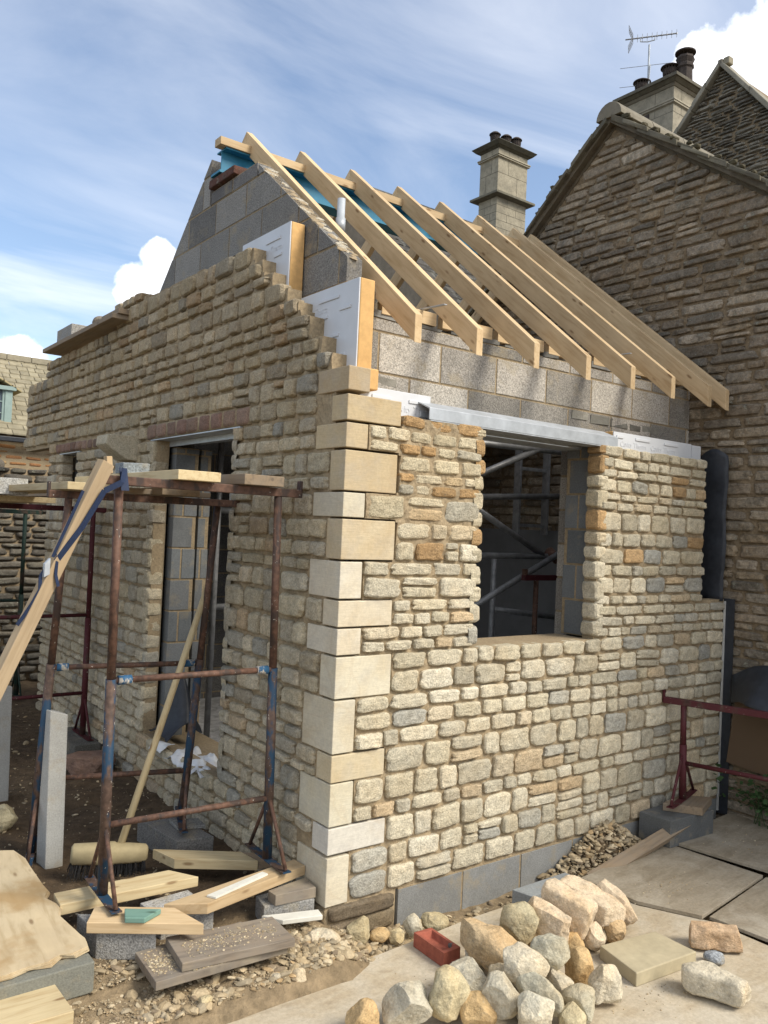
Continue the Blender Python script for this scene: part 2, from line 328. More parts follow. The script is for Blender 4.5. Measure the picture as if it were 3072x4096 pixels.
# ------------------------------------------------------------------ rubble stonework
def stones(mb, S, face, rng, pal, prot=.02, nx=9, ny=8, depth=.03, mi=0, wob=.05, rough=.006, sq=6.5, rings=1):
    """S rows u, v, w, h; face(u, v, n) gives world points; each stone is a rounded block with a broken face"""
    S = np.asarray(S, float); K = len(S)
    if not K: return
    a = np.linspace(-1, 1, nx); b = np.linspace(-1, 1, ny); a = np.sign(a)*np.abs(a)**.68; b = np.sign(b)*np.abs(b)**.68
    s, t = np.meshgrid(a, b); s = s.ravel(); t = t.ravel(); G = len(s)
    r = np.maximum(abs(s), abs(t)); rr = np.where(r == 0, 1, r); cs, ct = s/rr, t/rr
    k = np.where(r == 0, 1, np.maximum(abs(cs)**sq+abs(ct)**sq, 1e-9))**(-1/sq); ps, pt_ = s*k, t*k; th = np.arctan2(ct, cs)
    ph = rng.uniform(0, 6.28, (K, 10)); am = rng.uniform(.3, 1, (K, 4))*wob
    W = 1+am[:, :1]*.6*np.sin(2*th+ph[:, :1])+am[:, 1:2]*.8*np.sin(3*th+ph[:, 1:2])+am[:, 2:3]*.6*np.sin(5*th+ph[:, 2:3])+am[:, 3:4]*.7*np.sin(8*th+ph[:, 3:4])
    wob_r = 1+(W-1)*r**2
    cw = (1-wob*1.1)
    U = ps*S[:, 2:3]/2*wob_r*cw+ps*0; V = pt_*S[:, 3:4]/2*wob_r*cw
    rot = rng.normal(0, .02, (K, 1)); U2 = U-rot*V; V2 = V+rot*U
    u = S[:, :1]+U2; v = S[:, 1:2]+V2
    pr = prot*rng.uniform(.55, 1.25, (K, 1))
    fr = 22+rng.uniform(0, 20, (K, 1))
    nz = np.sin(U*fr*2+ph[:, 4:5]+1.5*np.sin(V*fr*1.7+ph[:, 5:6]))*.5+np.sin(V*fr*2.7+ph[:, 6:7]+1.3*np.sin(U*fr*2.9+ph[:, 7:8]))*.35+.35*np.sin((U+V)*fr*5+ph[:, 8:9])*np.sin((U-V)*fr*4+ph[:, 9:10])
    tilt = rng.normal(0, .35, (K, 1))*ps+rng.normal(0, .35, (K, 1))*pt_
    prof = np.clip(1-r**7, 0, 1)**.55
    fac = np.ones_like(U)*9
    for _ in range(4):
        an = rng.uniform(0, 6.28, (K, 1)); kk = rng.uniform(.08, .5, (K, 1)); fac = np.minimum(fac, rng.uniform(.95, 1.25, (K, 1))-kk*(np.cos(an)*ps+np.sin(an)*pt_-.25))
    prof = np.minimum(prof, np.clip(fac, .35, 2))
    n = pr*prof*(1+.25*tilt)+rough*nz*np.clip(1.15-r**6, 0, 1)*(.3+.7*prof)+rng.normal(0, .0025, (K, 1))
    # skirt: perimeter loop pushed back into the mortar
    g = np.arange(G).reshape(ny, nx); per = np.concatenate([g[0, :], g[1:, -1], g[-1, -2::-1], g[-2:0:-1, 0]]); P = len(per)
    U3, V3, N3 = [u], [v], [n]
    for q in range(rings):
        U3.append(u[:, per]); V3.append(v[:, per]); N3.append(n[:, per]*0-depth*(q+1)/rings+rng.normal(0, .0015, (K, P)))
    uu, vv, nn = np.hstack(U3), np.hstack(V3), np.hstack(N3); T = uu.shape[1]
    X = face(uu, vv, nn)
    pts = np.stack(X, -1).reshape(-1, 3)
    F = [(g[j, i], g[j, i+1], g[j+1, i+1], g[j+1, i]) for j in range(ny-1) for i in range(nx-1)]
    prev = list(per)
    for q in range(rings):
        cur = [G+q*P+i for i in range(P)]
        F += [(prev[(i+1) % P], prev[i], cur[i], cur[(i+1) % P]) for i in range(P)]; prev = cur
    F = np.array(F); o = np.array(face(np.array([0., 1, 0]), np.array([0., 0, 1]), np.zeros(3))).T; nn_ = np.array(face(np.array([0.]), np.array([0.]), np.array([1.]))).T[0]
    if np.dot(np.cross(o[1]-o[0], o[2]-o[0]), nn_-o[0]) < 0: F = F[:, ::-1]
    F = (F[None]+np.arange(K)[:, None, None]*T).reshape(-1, 4)
    colr = pal(S, rng); colr = np.repeat(colr, T, 0)
    mb.add(pts, F, colr, mi)
def palette(cols, wts, jit=.08):
    cols = np.array(cols); wts = np.array(wts)/sum(wts)
    def f(S, rng):
        i = rng.choice(len(cols), len(S), p=wts); j = rng.choice(len(cols), len(S), p=wts); t = rng.uniform(0, .45, (len(S), 1))
        return (cols[i]*(1-t)+cols[j]*t)*(1+rng.normal(0, jit, (len(S), 1)))
    return f
def coursed(rng, v0, v1, spans, hr, wr, gap=.010, forced=(), split=.12):
    """random-height courses between forced levels; spans(va, vb) lists the free intervals of a course"""
    lv = [v0]+sorted(forced)+[v1]; S = []
    for a, b in zip(lv[:-1], lv[1:]):
        hs = []; 
        while sum(hs) < b-a-1e-6: hs.append(rng.uniform(*hr) if rng.random() < .7 else rng.uniform(hr[0], (hr[0]+hr[1])/2))
        k = (b-a)/sum(hs) if len(hs) > 1 and sum(hs)-(b-a) < hs[-1]*.5 or len(hs) == 1 else None
        if k is None: hs.pop(); k = (b-a)/sum(hs)
        z = a
        for h in hs:
            h *= k
            for ua, ub in spans(z, z+h):
                L_ = ub-ua
                if L_ < .05: continue
                ws = []
                while sum(ws) < L_: ws.append(rng.uniform(wr[0], wr[1])*(.75+.5*h/hr[1]) if rng.random() < .8 else rng.uniform(wr[1], wr[1]*1.35))
                if len(ws) > 1 and sum(ws)-L_ > ws[-1]*.5: ws.pop()
                ws = np.array(ws)*L_/sum(ws); u = ua
                for w_ in ws:
                    if h > hr[1]*.85 and rng.random() < split:
                        q = rng.uniform(.4, .6)*h
                        S.append((u+w_/2, z+q/2, w_-gap, q-gap)); S.append((u+w_/2, z+q+(h-q)/2, w_-gap, h-q-gap))
                    else: S.append((u+w_/2, z+h/2+rng.normal(0, .0015), w_-gap*rng.uniform(.6, 1.5), h-gap*rng.uniform(.8, 1.5)))
                    u += w_
            z += h
    return S
def holes(spans, hs):
    def f(a, b):
        out = spans(a, b)
        for (u0, u1, z0, z1) in hs:
            if min(b, z1)-max(a, z0) > .4*(b-a):
                nw = []
                for p, q in out:
                    if u1 <= p or u0 >= q: nw.append((p, q)); continue
                    if u0 > p: nw.append((p, u0))
                    if u1 < q: nw.append((u1, q))
                out = nw
        return out
    return f
def mortar(mb, u0, u1, v0, v1, inside, face, lift=None, res=.025, base=-.012, mi=1, col=(.3, .24, .15), back=.12, seed=0):
    """bed of mortar behind the stones: a rough sheet with closed edges"""
    nu = int((u1-u0)/res)+1; nv = int((v1-v0)/res)+1
    us = np.linspace(u0, u1, nu+1); vs = np.linspace(v0, v1, nv+1); U, V = np.meshgrid(us, vs)
    rg = np.random.default_rng(seed); p = rg.uniform(0, 6, 6)
    Nn = base+.003*np.sin(U*31+p[0]+2*np.sin(V*23+p[1]))+.003*np.sin(V*57+p[2]+2*np.sin(U*41+p[3]))+rg.normal(0, .0012, U.shape)
    if lift is not None: Nn += lift(U, V)
    X = face(U.ravel(), V.ravel(), Nn.ravel()); B = face(U.ravel(), V.ravel(), np.full(U.size, -back)); K = U.size
    pts = np.vstack([np.stack(X, -1), np.stack(B, -1)])
    ok = np.array([[inside((us[i]+us[i+1])/2, (vs[j]+vs[j+1])/2) for i in range(nu)] for j in range(nv)])
    id_ = np.arange(K).reshape(nv+1, nu+1); F = []
    for j in range(nv):
        for i in range(nu):
            if not ok[j, i]: continue
            a, b, c, d = id_[j, i], id_[j, i+1], id_[j+1, i+1], id_[j+1, i]
            F.append((a, b, c, d))
            if j == 0 or not ok[j-1, i]: F.append((b, a, a+K, b+K))
            if j == nv-1 or not ok[j+1, i]: F.append((d, c, c+K, d+K))
            if i == 0 or not ok[j, i-1]: F.append((a, d, d+K, a+K))
            if i == nu-1 or not ok[j, i+1]: F.append((c, b, b+K, c+K))
    mb.add(pts, np.array(F), col, mi)
def clip(poly, a, b, c):
    """keep a*u + b*v <= c"""
    out = []
    for i in range(len(poly)):
        p, q = poly[i], poly[(i+1) % len(poly)]; dp = a*p[0]+b*p[1]-c; dq = a*q[0]+b*q[1]-c
        if dp <= 0: out.append(p)
        if dp*dq < 0: t = dp/(dp-dq); out.append((p[0]+t*(q[0]-p[0]), p[1]+t*(q[1]-p[1])))
    return out
def blockwork(mb, u0, u1, z0, z1, place, thick, cuts=(), hls=(), start=0, rng=None, cols=((.30, .29, .275), (.25, .245, .24), (.34, .33, .31)), bl=.45, bh=.225, joint=.014, mi=0, mj=1, zoff=0, mrec=.0045):
    """place(u, z, n) -> world; n from 0 (face) inwards; blocks 2-4 mm proud of the joints"""
    def put(poly, n0, n1, col, m):
        if len(poly) < 3: return
        P = [place(u, z, n0) for u, z in poly]; Q = np.array(place(*poly[0], n1))-np.array(P[0]); mb.prism(P, Q, col, m)
    def cutp(poly):
        for c in cuts: poly = clip(poly, *c) if poly else poly
        return poly
    zz_ = z0; r = 0
    while zz_ < z1-1e-6:
        za, zb = zz_, min(zz_+bh-zoff*(r == 0), z1); spans = [(u0, u1)]
        spans = holes(lambda a, b: [(u0, u1)], hls)(za, zb)
        for sa, sb in spans:
            x = u0+start-(bl/2 if r % 2 else 0)
            while x < sb:
                a, b = max(x, sa), min(x+bl, sb)
                if b-a > .03:
                    p = cutp([(a+joint/2, za+joint/2), (b-joint/2, za+joint/2), (b-joint/2, zb-joint/2), (a+joint/2, zb-joint/2)])
                    if p and len(p) > 2: put(p, rng.uniform(-.001, .003), thick, tuple(np.array(cols[rng.integers(len(cols))])*rng.uniform(.82, 1.12)), mi)
                x += bl
            p = cutp([(sa+.0095, za+.001), (sb-.0095, za+.001), (sb-.0095, zb), (sa+.0095, zb)])
            if p and len(p) > 2: put(p, mrec, thick-.004, (.3, .25, .16), mj)
        zz_ = zb; r += 1
def crop_noise(o, amp, scale, seed=0):
    for v in o.data.vertices: v.co += v.normal*(noise.noise(v.co*scale+Vector((seed, seed*2, 0)))*amp)
_ico = {}
def ico(n):
    if n not in _ico:
        bm = bmesh.new(); bmesh.ops.create_icosphere(bm, subdivisions=n, radius=1); bm.verts.ensure_lookup_table()
        _ico[n] = (np.array([v.co[:] for v in bm.verts]), np.array([[v.index for v in f.verts] for f in bm.faces])); bm.free()
    return _ico[n]
def rock_verts(rng, dims, n=4, cuts=12, boxy=.0, rough=.02):
    v, f = ico(n); v = v.copy()
    if boxy: v = v/((np.abs(v)**(2+boxy*8)).sum(1, keepdims=True)**(1/(2+boxy*8)))
    v = v*np.asarray(dims)/2; m = float(np.mean(dims))/2
    for _ in range(cuts):
        d = rng.normal(size=3); d /= np.linalg.norm(d); sup = (v@d).max(); t = v@d-sup*rng.uniform(.66, .93); v -= np.clip(t, 0, None)[:, None]*d*.97
    if rough and n > 3:
        p = rng.uniform(0, 50, 3); q = v*9+p; h = np.array([noise.fractal(Vector(a), .9, 2.1, 6) for a in q])
        q = v*38+p; h2 = np.array([noise.noise(Vector(a)) for a in q])
        r0 = np.linalg.norm(v, axis=1, keepdims=True)+1e-6; v = v+v/r0*(h[:, None]*rough*.55+h2[:, None]*.0016)
    elif rough: v = v*(1+rough*rng.normal(0, 1, (len(v), 1)))
    return v, f
def eul(v, e):
    M = np.array(__import__('mathutils').Euler(e).to_matrix()); return v@M.T
m_simple('mortar_old', (.22, .17, .11), 60, .7, 1.25, .95, .9, .006)
def m_rock():
    s = Mt('rock'); v = s.coord(off=True); a = s.attr(); n1 = s.noise(v, 14, 10, .68); n2 = s.noise(v, 60, 6, .65); n3 = s.noise(v, 4, 4)
    c = s.mix(1.0, a, s.ramp(n1, [(.28, (.62,)*3), (.5, (1,)*3), (.74, (1.25,)*3)]), 'MULTIPLY')
    c = s.mix(s.ramp(n3, [(.45, 0.0), (.65, .5)]), c, s.mix(1.0, c, (1.0, .80, .55), 'MULTIPLY'))
    c = s.mix(s.ramp(s.noise(v, 33, 4), [(.6, 0.0), (.72, .5)]), c, (.22, .21, .17))
    c = s.mix(1.0, c, s.ramp(s.noise(v, 110, 5, .7), [(.3, (.75,)*3), (.7, (1.2,)*3)]), 'MULTIPLY')
    return s.done(c, .93, s.mix(.45, n1, n2), 1.0, .016)
m_rock()

m_wood('wood_old2', (.43, .325, .20), (.33, .235, .13), .2)
RG = np.random.default_rng(7)
RR = random.Random(5)
# =================================================================== ground
def gh(x, y):
    z = -.04
    if x > -.1: z = -.04-.17*min(1, max(0, (x+.1)/.35))*min(1, max(0, (.25-y)/.25))
    if x > .1 and y < .3: z = min(z, -.20)
    t = min(1, max(0, (-.25-y)/.35)); z = z*(1-t)+(-.17)*t
    if x < -.6 and y < -.05: z = min(z, -.07)
    return z
def gz(x, y):
    k = .25 if y < -.33 else 1
    return gh(x, y)-(.04 if y < -.33 else 0)+k*(noise.fractal(Vector((x*1.4, y*1.4, 0)), 1, 2, 4)*.035+noise.fractal(Vector((x*7, y*7, 3)), 1, 2, 3)*.012)
xs = np.concatenate([[-600, -150, -40, -12, -6], np.linspace(-3.4, 4.4, 131), [7, 15, 40, 150, 600]])
ys = np.concatenate([[-600, -150, -40, -12, -6], np.linspace(-3.2, 7, 171), [10, 20, 40, 150, 600]])
v = []
for y in ys:
    for x in xs:
        near = -3.5 < x < 4.5 and -3.3 < y < 7.2
        z = gz(x, y) if near else gh(x, y)
        if x > 1.4 and -1.6 < y < -.15 and x < 3.4: z = min(z, -.17)
        v.append((x, y, z))
nx = len(xs); F = np.array([(j*nx+i, j*nx+i+1, (j+1)*nx+i+1, (j+1)*nx+i) for j in range(len(ys)-1) for i in range(nx-1)])
v = np.array(v); t = np.clip((.35-v[:, 1])/.4, 0, 1)*np.clip((v[:, 0]+1.6)/.3, 0, 1)+np.array([.35*noise.noise(Vector((x*2, y*2, 7))) for x, y, z in v]); t = np.clip(t, 0, 1)[:, None]
MB().add(v, F, np.array([.090, .062, .037])*(1-t)+np.array([.27, .205, .125])*t).build('ground', 'soil', smooth=True, kind='structure')
# =================================================================== the extension
EXT = thing('unfinished_extension', (0, 0, 0), 'half-built stone extension with bare timber rafters and pale corner stones', 'building')
fg = lambda u, v, n: (-n, u, v)                       # gable plane x = 0, facing -x
fs = lambda u, v, n: (u, -n, v)                       # side plane y = 0, facing -y
ZQ = [0, .23, .246, .37, .379, .582, .589, .717, .726, .978, .989, 1.187, 1.198, 1.323, 1.333, 1.458, 1.469, 1.647, 1.658, 1.853, 1.863, 1.982, 1.992, 2.187, 2.2, 2.32, 2.333, 2.458, 2.478, 2.595]
QW = [(.129, .271), (.340, .140), (.135, .275), (.318, .130), (.125, .275), (.335, .135), (.140, .270), (.325, .135), (.130, .275), (.322, .133), (.128, .270), (.318, .128), (.129, .271), (.330, .136), (.129, .271)]
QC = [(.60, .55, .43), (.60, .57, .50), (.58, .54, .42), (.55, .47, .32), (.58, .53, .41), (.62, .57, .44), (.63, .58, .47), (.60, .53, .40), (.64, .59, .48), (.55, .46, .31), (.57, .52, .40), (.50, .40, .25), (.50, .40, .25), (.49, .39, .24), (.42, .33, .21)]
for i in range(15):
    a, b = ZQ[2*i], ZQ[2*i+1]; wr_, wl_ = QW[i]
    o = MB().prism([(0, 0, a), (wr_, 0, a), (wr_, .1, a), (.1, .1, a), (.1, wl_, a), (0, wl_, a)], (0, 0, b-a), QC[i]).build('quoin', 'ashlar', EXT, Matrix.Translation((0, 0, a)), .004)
def qspan(side, z):
    for i in range(15):
        if ZQ[2*i]-.006 <= z <= ZQ[2*i+1]+.006: return QW[i][side]
    return 0
G_UP = [(.02, 2.60), (.16, 2.60), (.165, 2.70), (.27, 2.70), (.275, 2.80), (.38, 2.80), (.385, 2.92), (.50, 2.93), (.51, 3.02), (.64, 3.03), (.65, 3.13), (.82, 3.15), (.83, 3.26), (.93, 3.27), (.94, 3.36), (1.06, 3.37), (1.07, 3.45), (3.34, 3.51), (3.36, 3.335), (5.26, 3.325), (5.27, 3.17), (6.05, 3.17)]
def gtop(u):
    return float(np.interp(u, [p[0] for p in G_UP], [p[1] for p in G_UP]))
GH = [(1.18, 2.39, .30, 2.375), (4.20, 4.64, 2.04, 2.375), (.98, 2.56, 2.375, 2.485), (3.6, 4.85, 2.375, 2.47)]
def gspan(a, b):
    m = (a+b)/2; s = max(qspan(1, z) for z in np.linspace(a+.012, b-.012, 5)) if m < 2.6 else .0
    if m > 2.6:
        s = next((u for u in np.arange(.02, 6, .01) if gtop(u) >= b-.025), 9)
    e = 5.3 if m > 2.45 else 5.05
    if 2.45 < m < 3.17: e = 5.95+.1*math.sin(m*40)
    if m > 3.38: e = 3.38
    return [(s+.006, e)] if e > s else []
wall_cols = [(.57, .505, .375), (.50, .44, .315), (.45, .405, .315), (.35, .345, .305), (.50, .385, .25), (.61, .55, .42)]
gp0 = palette(wall_cols, [30, 30, 20, 6, 5, 8], .09)
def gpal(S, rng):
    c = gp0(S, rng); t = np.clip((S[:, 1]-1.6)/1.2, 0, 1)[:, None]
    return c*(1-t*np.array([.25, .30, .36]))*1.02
S = coursed(RG, -.12, 3.52, holes(gspan, GH), (.065, .13), (.085, .20), .010, (.13, .30, .374, .585, .722, .984, 1.192, 1.328, 1.463, 1.652, 1.858, 1.987, 2.193, 2.375, 2.485, 2.6), .10)
S = [s for s in S if s[1] < 2.6 or s[1]+s[3]*.4 < gtop(s[0])+.03]
mb = MB()
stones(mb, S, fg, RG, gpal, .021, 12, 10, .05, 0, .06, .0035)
# projecting returns at the door and slit jambs: full-depth stones facing the opening
def jamb(mb, face, z0, z1, depth, pal, hr=(.08, .14)):
    z = z0
    while z < z1-.03:
        h = min(RG.uniform(*hr), z1-z)
        stones(mb, [(depth/2-.010, z+h/2, depth+.012, h-.008)], face, RG, pal, .022, 9, 8, .06, 0, .05, .003); z += h
jamb(mb, lambda u, v, n: (u, 2.40-n, v), .30, 2.375, .11, gpal); jamb(mb, lambda u, v, n: (u, 4.645-n, v), 2.04, 2.375, .11, gpal)
jamb(mb, lambda u, v, n: (u, 1.17+n, v), .30, 2.375, .11, gpal)
def gin(u, z):
    if z > gtop(u)-.03 or (z > 3.14 and u > 5.22) or (z < 2.45 and u > 5.02) or (u < .13 and z < 2.59): return False
    for a, b, c, d in GH[:2]:
        if a-.005 < u < b+.005 and c < z < d: return False
    return True
mortar(mb, .02, 6.02, -.25, 3.5, gin, fg, None, .025, -.010, 1, back=.10)
GW = mb.build('gable_wall', ['stone', 'mortar'], EXT, smooth=False)
# dark red soldier stones over the two gable openings
for (a, b, z0, z1, k) in ((.985, 2.55, 2.378, 2.487, 9), (3.62, 4.83, 2.378, 2.468, 8)):
    w_ = (b-a)/k
    mb = MB(); stones(mb, [(a+w_*(i+.5), (z0+z1)/2, w_-.008, z1-z0-.004) for i in range(k)], fg, RG, palette([(.24, .15, .115), (.29, .20, .15), (.19, .13, .10)], [3, 2, 2]), .022, 7, 7, .1, 0, .02, .003, 9)
    mb.box((-.004, a, z0+.003), (.09, b, z1-.003), (.2, .15, .1), 1)
    mb.build('soldier_lintel', ['stone', 'mortar'], GW, smooth=True, label='band of dark red upright stones')
MB().box((-.006, 1.10, 2.368), (.34, 2.48, 2.376)).box((.10, 1.10, 2.33), (.106, 2.48, 2.368)).build('steel_lintel', 'galv', EXT, bevel=.001)
MB().box((-.006, 4.12, 2.366), (.3, 4.72, 2.375)).build('steel_lintel', 'galv', EXT, bevel=.001)
# corbel stone jutting from the gable
MB().prism([(.06, 2.70, 2.42), (-.24, 2.70, 2.41), (-.25, 2.70, 2.34), (-.20, 2.70, 2.30), (-.09, 2.70, 2.235), (.06, 2.70, 2.225)], (0, .24, 0), (.50, .45, .34)).build('corbel', 'stone', EXT, bevel=.008, label='long corbel stone jutting out of the gable')
# side wall
SH = [(.90, 1.92, 1.20, 2.45)]
def sspan(a, b):
    m = (a+b)/2; s = max(qspan(0, z) for z in np.linspace(a+.012, b-.012, 5))+.008 if m > 0 else .01
    return [(s, 3.365 if m < 1.40 else 3.08)]
sp0 = palette([(.66, .60, .46), (.59, .53, .39), (.52, .475, .365), (.38, .375, .335), (.58, .44, .27), (.70, .65, .52)], [32, 26, 18, 7, 6, 10], .07)
def spal(S, rng):
    c = sp0(S, rng); t = (np.clip((S[:, 1]-1.55)/.5, 0, 1)*np.clip((2.6-S[:, 0])/1.5, .4, 1))[:, None]
    k = rng.random((len(S), 1)) < .35*t
    c = np.where(k, np.array([.50, .34, .18])*(1+rng.normal(0, .1, (len(S), 1))), c)
    return c*(1-t*np.array([.06, .10, .18]))
S = coursed(RG, .0, 2.40, holes(sspan, SH), (.06, .125), (.09, .20), .009, (.238, .374, .585, .722, .984, 1.197, 1.328, 1.463, 1.652, 1.858, 1.987, 2.193, 2.326), .12)
S = [s for s in S if not (s[1] > 2.33 and s[0] < .9 and s[0] > .33 and s[1]+s[3]/2 > 2.40)]
mb = MB(); stones(mb, S, fs, RG, spal, .015, 14, 12, .05, 0, .06, .0030)
jamb(mb, lambda u, v, n: (1.915-n, u, v), 1.20, 2.40, .11, spal); jamb(mb, lambda u, v, n: (.905+n, u, v), 1.20, 2.38, .11, spal)
def sin_(u, z):
    if .895 < u < 1.925 and 1.19 < z: return False
    if u > 3.07 and z > 1.41: return False
    return u > qspan(0, z)-.0 and (z < 0 or u > min(qspan(0, z-.01), qspan(0, z+.01))+.012)
def lift(U, V): return .011*np.clip((V-1.72)/.12, 0, 1)*np.clip((.93-U)/.04, 0, 1)-.003*np.clip((1.5-V)/.3, 0, 1)
mortar(mb, .01, 3.37, -.01, 2.385, sin_, fs, lift, .0125, -.009, 1, (.33, .26, .16), .10, 3)
mb.build('side_wall', ['stone', 'mortar'], EXT, smooth=False)
# rubble footing under the corner and the block base course
mb = MB(); stones(mb, coursed(RG, -.26, -.005, lambda a, b: [(.01, .435)], (.07, .10), (.14, .3), .008), fs, RG, palette([(.25, .20, .13), (.2, .16, .11)], [1, 1]), .01, 9, 7, .05, 0, .05, .006)
stones(mb, coursed(RG, -.26, -.005, lambda a, b: [(.01, 1.2)], (.07, .10), (.14, .3), .008), fg, RG, palette([(.25, .20, .13), (.2, .16, .11)], [1, 1]), .01, 9, 7, .05, 0, .05, .006)
mb.box((.012, .012, -.3), (.435, .1, -.008), (.24, .19, .12), 1); mb.build('rubble_footing', ['stone', 'mortar'], EXT, smooth=True)
mb = MB(); blockwork(mb, .44, 3.37, -.24, -.008, lambda u, z, n: (u, .002+n, z), .1, start=0, bh=.232, rng=RG, cols=((.235, .24, .235), (.215, .225, .225)))
mb.build('base_blocks', ['block_smooth', 'mortar'], EXT, bevel=.002)
# inner block leaf
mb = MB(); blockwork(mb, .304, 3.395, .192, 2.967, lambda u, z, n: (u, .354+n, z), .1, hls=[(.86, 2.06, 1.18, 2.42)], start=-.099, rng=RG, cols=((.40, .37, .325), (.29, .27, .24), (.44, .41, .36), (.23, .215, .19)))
for k in range(9): mb.box((.31+.27*k+RR.uniform(0, .1), .350, 2.967), (.31+.27*k+RR.uniform(.2, .3), .45, 2.978+RR.uniform(0, .03)), tuple(np.array((.20, .195, .18))*RR.uniform(.5, 1.4)), 2, jit=.006, rng=RG)
for (xa, xb, za) in ((.43, .56, 2.60), (2.04, 2.20, 2.60), (2.23, 2.42, 2.59), (2.45, 2.63, 2.595), (2.66, 2.78, 2.585), (2.81, 3.0, 2.59)): mb.box((xa, .351, za), (xb, .40, za+RR.uniform(.04, .06)), tuple(np.array((.22, .21, .18))*RR.uniform(.6, 1.3)), 2, jit=.006, rng=RG)
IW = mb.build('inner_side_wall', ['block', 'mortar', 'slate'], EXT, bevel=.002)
RK = .80
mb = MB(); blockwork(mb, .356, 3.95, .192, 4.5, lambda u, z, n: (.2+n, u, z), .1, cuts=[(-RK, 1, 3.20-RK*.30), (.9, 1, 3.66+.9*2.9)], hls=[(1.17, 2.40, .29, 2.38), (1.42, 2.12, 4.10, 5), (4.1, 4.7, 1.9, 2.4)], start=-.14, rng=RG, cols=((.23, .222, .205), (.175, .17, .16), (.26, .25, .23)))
for k in range(38):
    y = RG.uniform(.36, 1.42); v_, f_ = rock_verts(RG, (RG.uniform(.03, .09), RG.uniform(.02, .10), RG.uniform(.005, .016)), 2, 6); mb.add(eul(v_, (.67, 0, 0))+np.array([RG.uniform(.215, .285), y, 3.20+RK*(y-.30)]), f_, (.4, .36, .28), 1 if k % 2 else 0)
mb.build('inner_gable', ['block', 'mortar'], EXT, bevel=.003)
mb = MB(); blockwork(mb, 1.43, 2.11, 4.02, 4.115, lambda u, z, n: (.2+n, u, z), .1, start=-.1, rng=RG, cols=((.19, .18, .17), (.16, .155, .15))); mb.build('block_offcut_course', ['block', 'mortar'], EXT)
mb = MB(); mb.box((.17, 1.72, 4.118), (.30, 2.09, 4.188), (.13, .06, .045), 0, jit=.008, rng=RG)
mb.build('padstone', 'oldstone', EXT, bevel=.006)
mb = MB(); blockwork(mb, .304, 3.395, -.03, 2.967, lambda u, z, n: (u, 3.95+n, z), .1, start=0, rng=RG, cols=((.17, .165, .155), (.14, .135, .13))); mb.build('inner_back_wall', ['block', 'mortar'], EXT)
# cavity-closing block piers at door and window
def pier(place, w_, z0, z1, th=.1):
    mb = MB(); blockwork(mb, 0, w_, z0, z1, place, th, bl=w_-.03, rng=RG, start=0, cols=((.175, .185, .19), (.155, .168, .175))); return mb.build('jamb_block', ['block_smooth', 'mortar'], EXT, bevel=.002)
pier(lambda u, z, n: (.125+u, 2.33+n, z), .19, .26, 2.33); pier(lambda u, z, n: (.33+u, 2.36+n, z), .10, .26, 2.33)
pier(lambda u, z, n: (1.955+n, .115+u, z), .20, 1.19, 2.40); pier(lambda u, z, n: (.125+u, 4.66+n, z), .15, 2.0, 2.36)
MB().box((.93, .10, 1.15), (1.93, .33, 1.185), (.30, .26, .18)).build('window_sill', 'mortar', EXT, bevel=.006)
MB().box((.02, 1.18, .18), (.42, 2.40, .27), (.3, .26, .2)).build('door_threshold', 'mortar', EXT, bevel=.01)
# galvanised window lintel
mb = MB(); pr = [(0, 2.390), (-.006, 2.390), (-.006, 2.452), (.002, 2.456), (.11, 2.498), (.19, 2.502), (.19, 2.496), (.112, 2.492), (.004, 2.448), (0, 2.447)]
mb.prism([(.51, y, z) for y, z in pr], (1.555, 0, 0)); mb.box((.52, -.004, 2.383), (2.06, .10, 2.3895)); mb.box((.52, .20, 2.375), (2.06, .35, 2.382)); mb.box((.52, .345, 2.383), (2.06, .353, 2.50)); mb.box((.52, .19, 2.383), (2.06, .197, 2.495)); mb.box((.52, .08, 2.41), (2.06, .19, 2.44), mi=0)
mb.build('window_lintel', 'galv', EXT, bevel=.0015)
# insulation boards
def text_mesh(s, size, ext):
    cu = bpy.data.curves.new('t', 'FONT'); cu.body = s; cu.size = size; cu.extrude = ext; o = bpy.data.objects.new('t', cu); COL.objects.link(o)
    bpy.context.view_layer.update(); me = bpy.data.meshes.new_from_object(o.evaluated_get(bpy.context.evaluated_depsgraph_get()))
    v = np.array([q.co[:] for q in me.vertices]); f = [tuple(p.vertices) for p in me.polygons]; bpy.data.objects.remove(o); bpy.data.meshes.remove(me); return v, f
TV, TF = text_mesh('Cavity Therm', .05, .0012)
def insul(face, u0, u1, z0, z1, th, bars, texts):
    """face(u, z, n): n > 0 outwards. foam core with an embossed white facing"""
    mb = MB(); P = [face(u0, z0, 0), face(u1, z0, 0), face(u1, z1, 0), face(u0, z1, 0)]; mb.prism(P, np.array(face(u0, z0, -th))-np.array(P[0]))
    core = mb.build('insulation_board', 'foam', EXT, bevel=.006)
    mb = MB(); P = [face(u0+.002, z0, .0005), face(u1-.001, z0, .0005), face(u1-.001, z1-.001, .0005), face(u0+.002, z1-.001, .0005)]; mb.prism(P, np.array(face(u0, z0, .008))-np.array(face(u0, z0, 0)))
    for (a, b, w_) in bars:
        P = [face(a, b, .0083), face(a+w_, b, .0083), face(a+w_, b+.018, .0083), face(a, b+.018, .0083)]; mb.prism(P, np.array(face(0, 0, .006))-np.array(face(0, 0, 0)))
    mb.build('facing', 'board_face', core, bevel=.002, label='white embossed facing')
    for (a, b, sg) in texts:
        v = np.array([face(a+sg*q[0], b+q[1], .0095+q[2]) for q in TV]); MB().add(v, TF if sg > 0 else TF).build('lettering', 'board_face', core)
bx = lambda x: (lambda u, z, n: (x-n, u, z)); by = lambda y: (lambda u, z, n: (u, y-n, z))
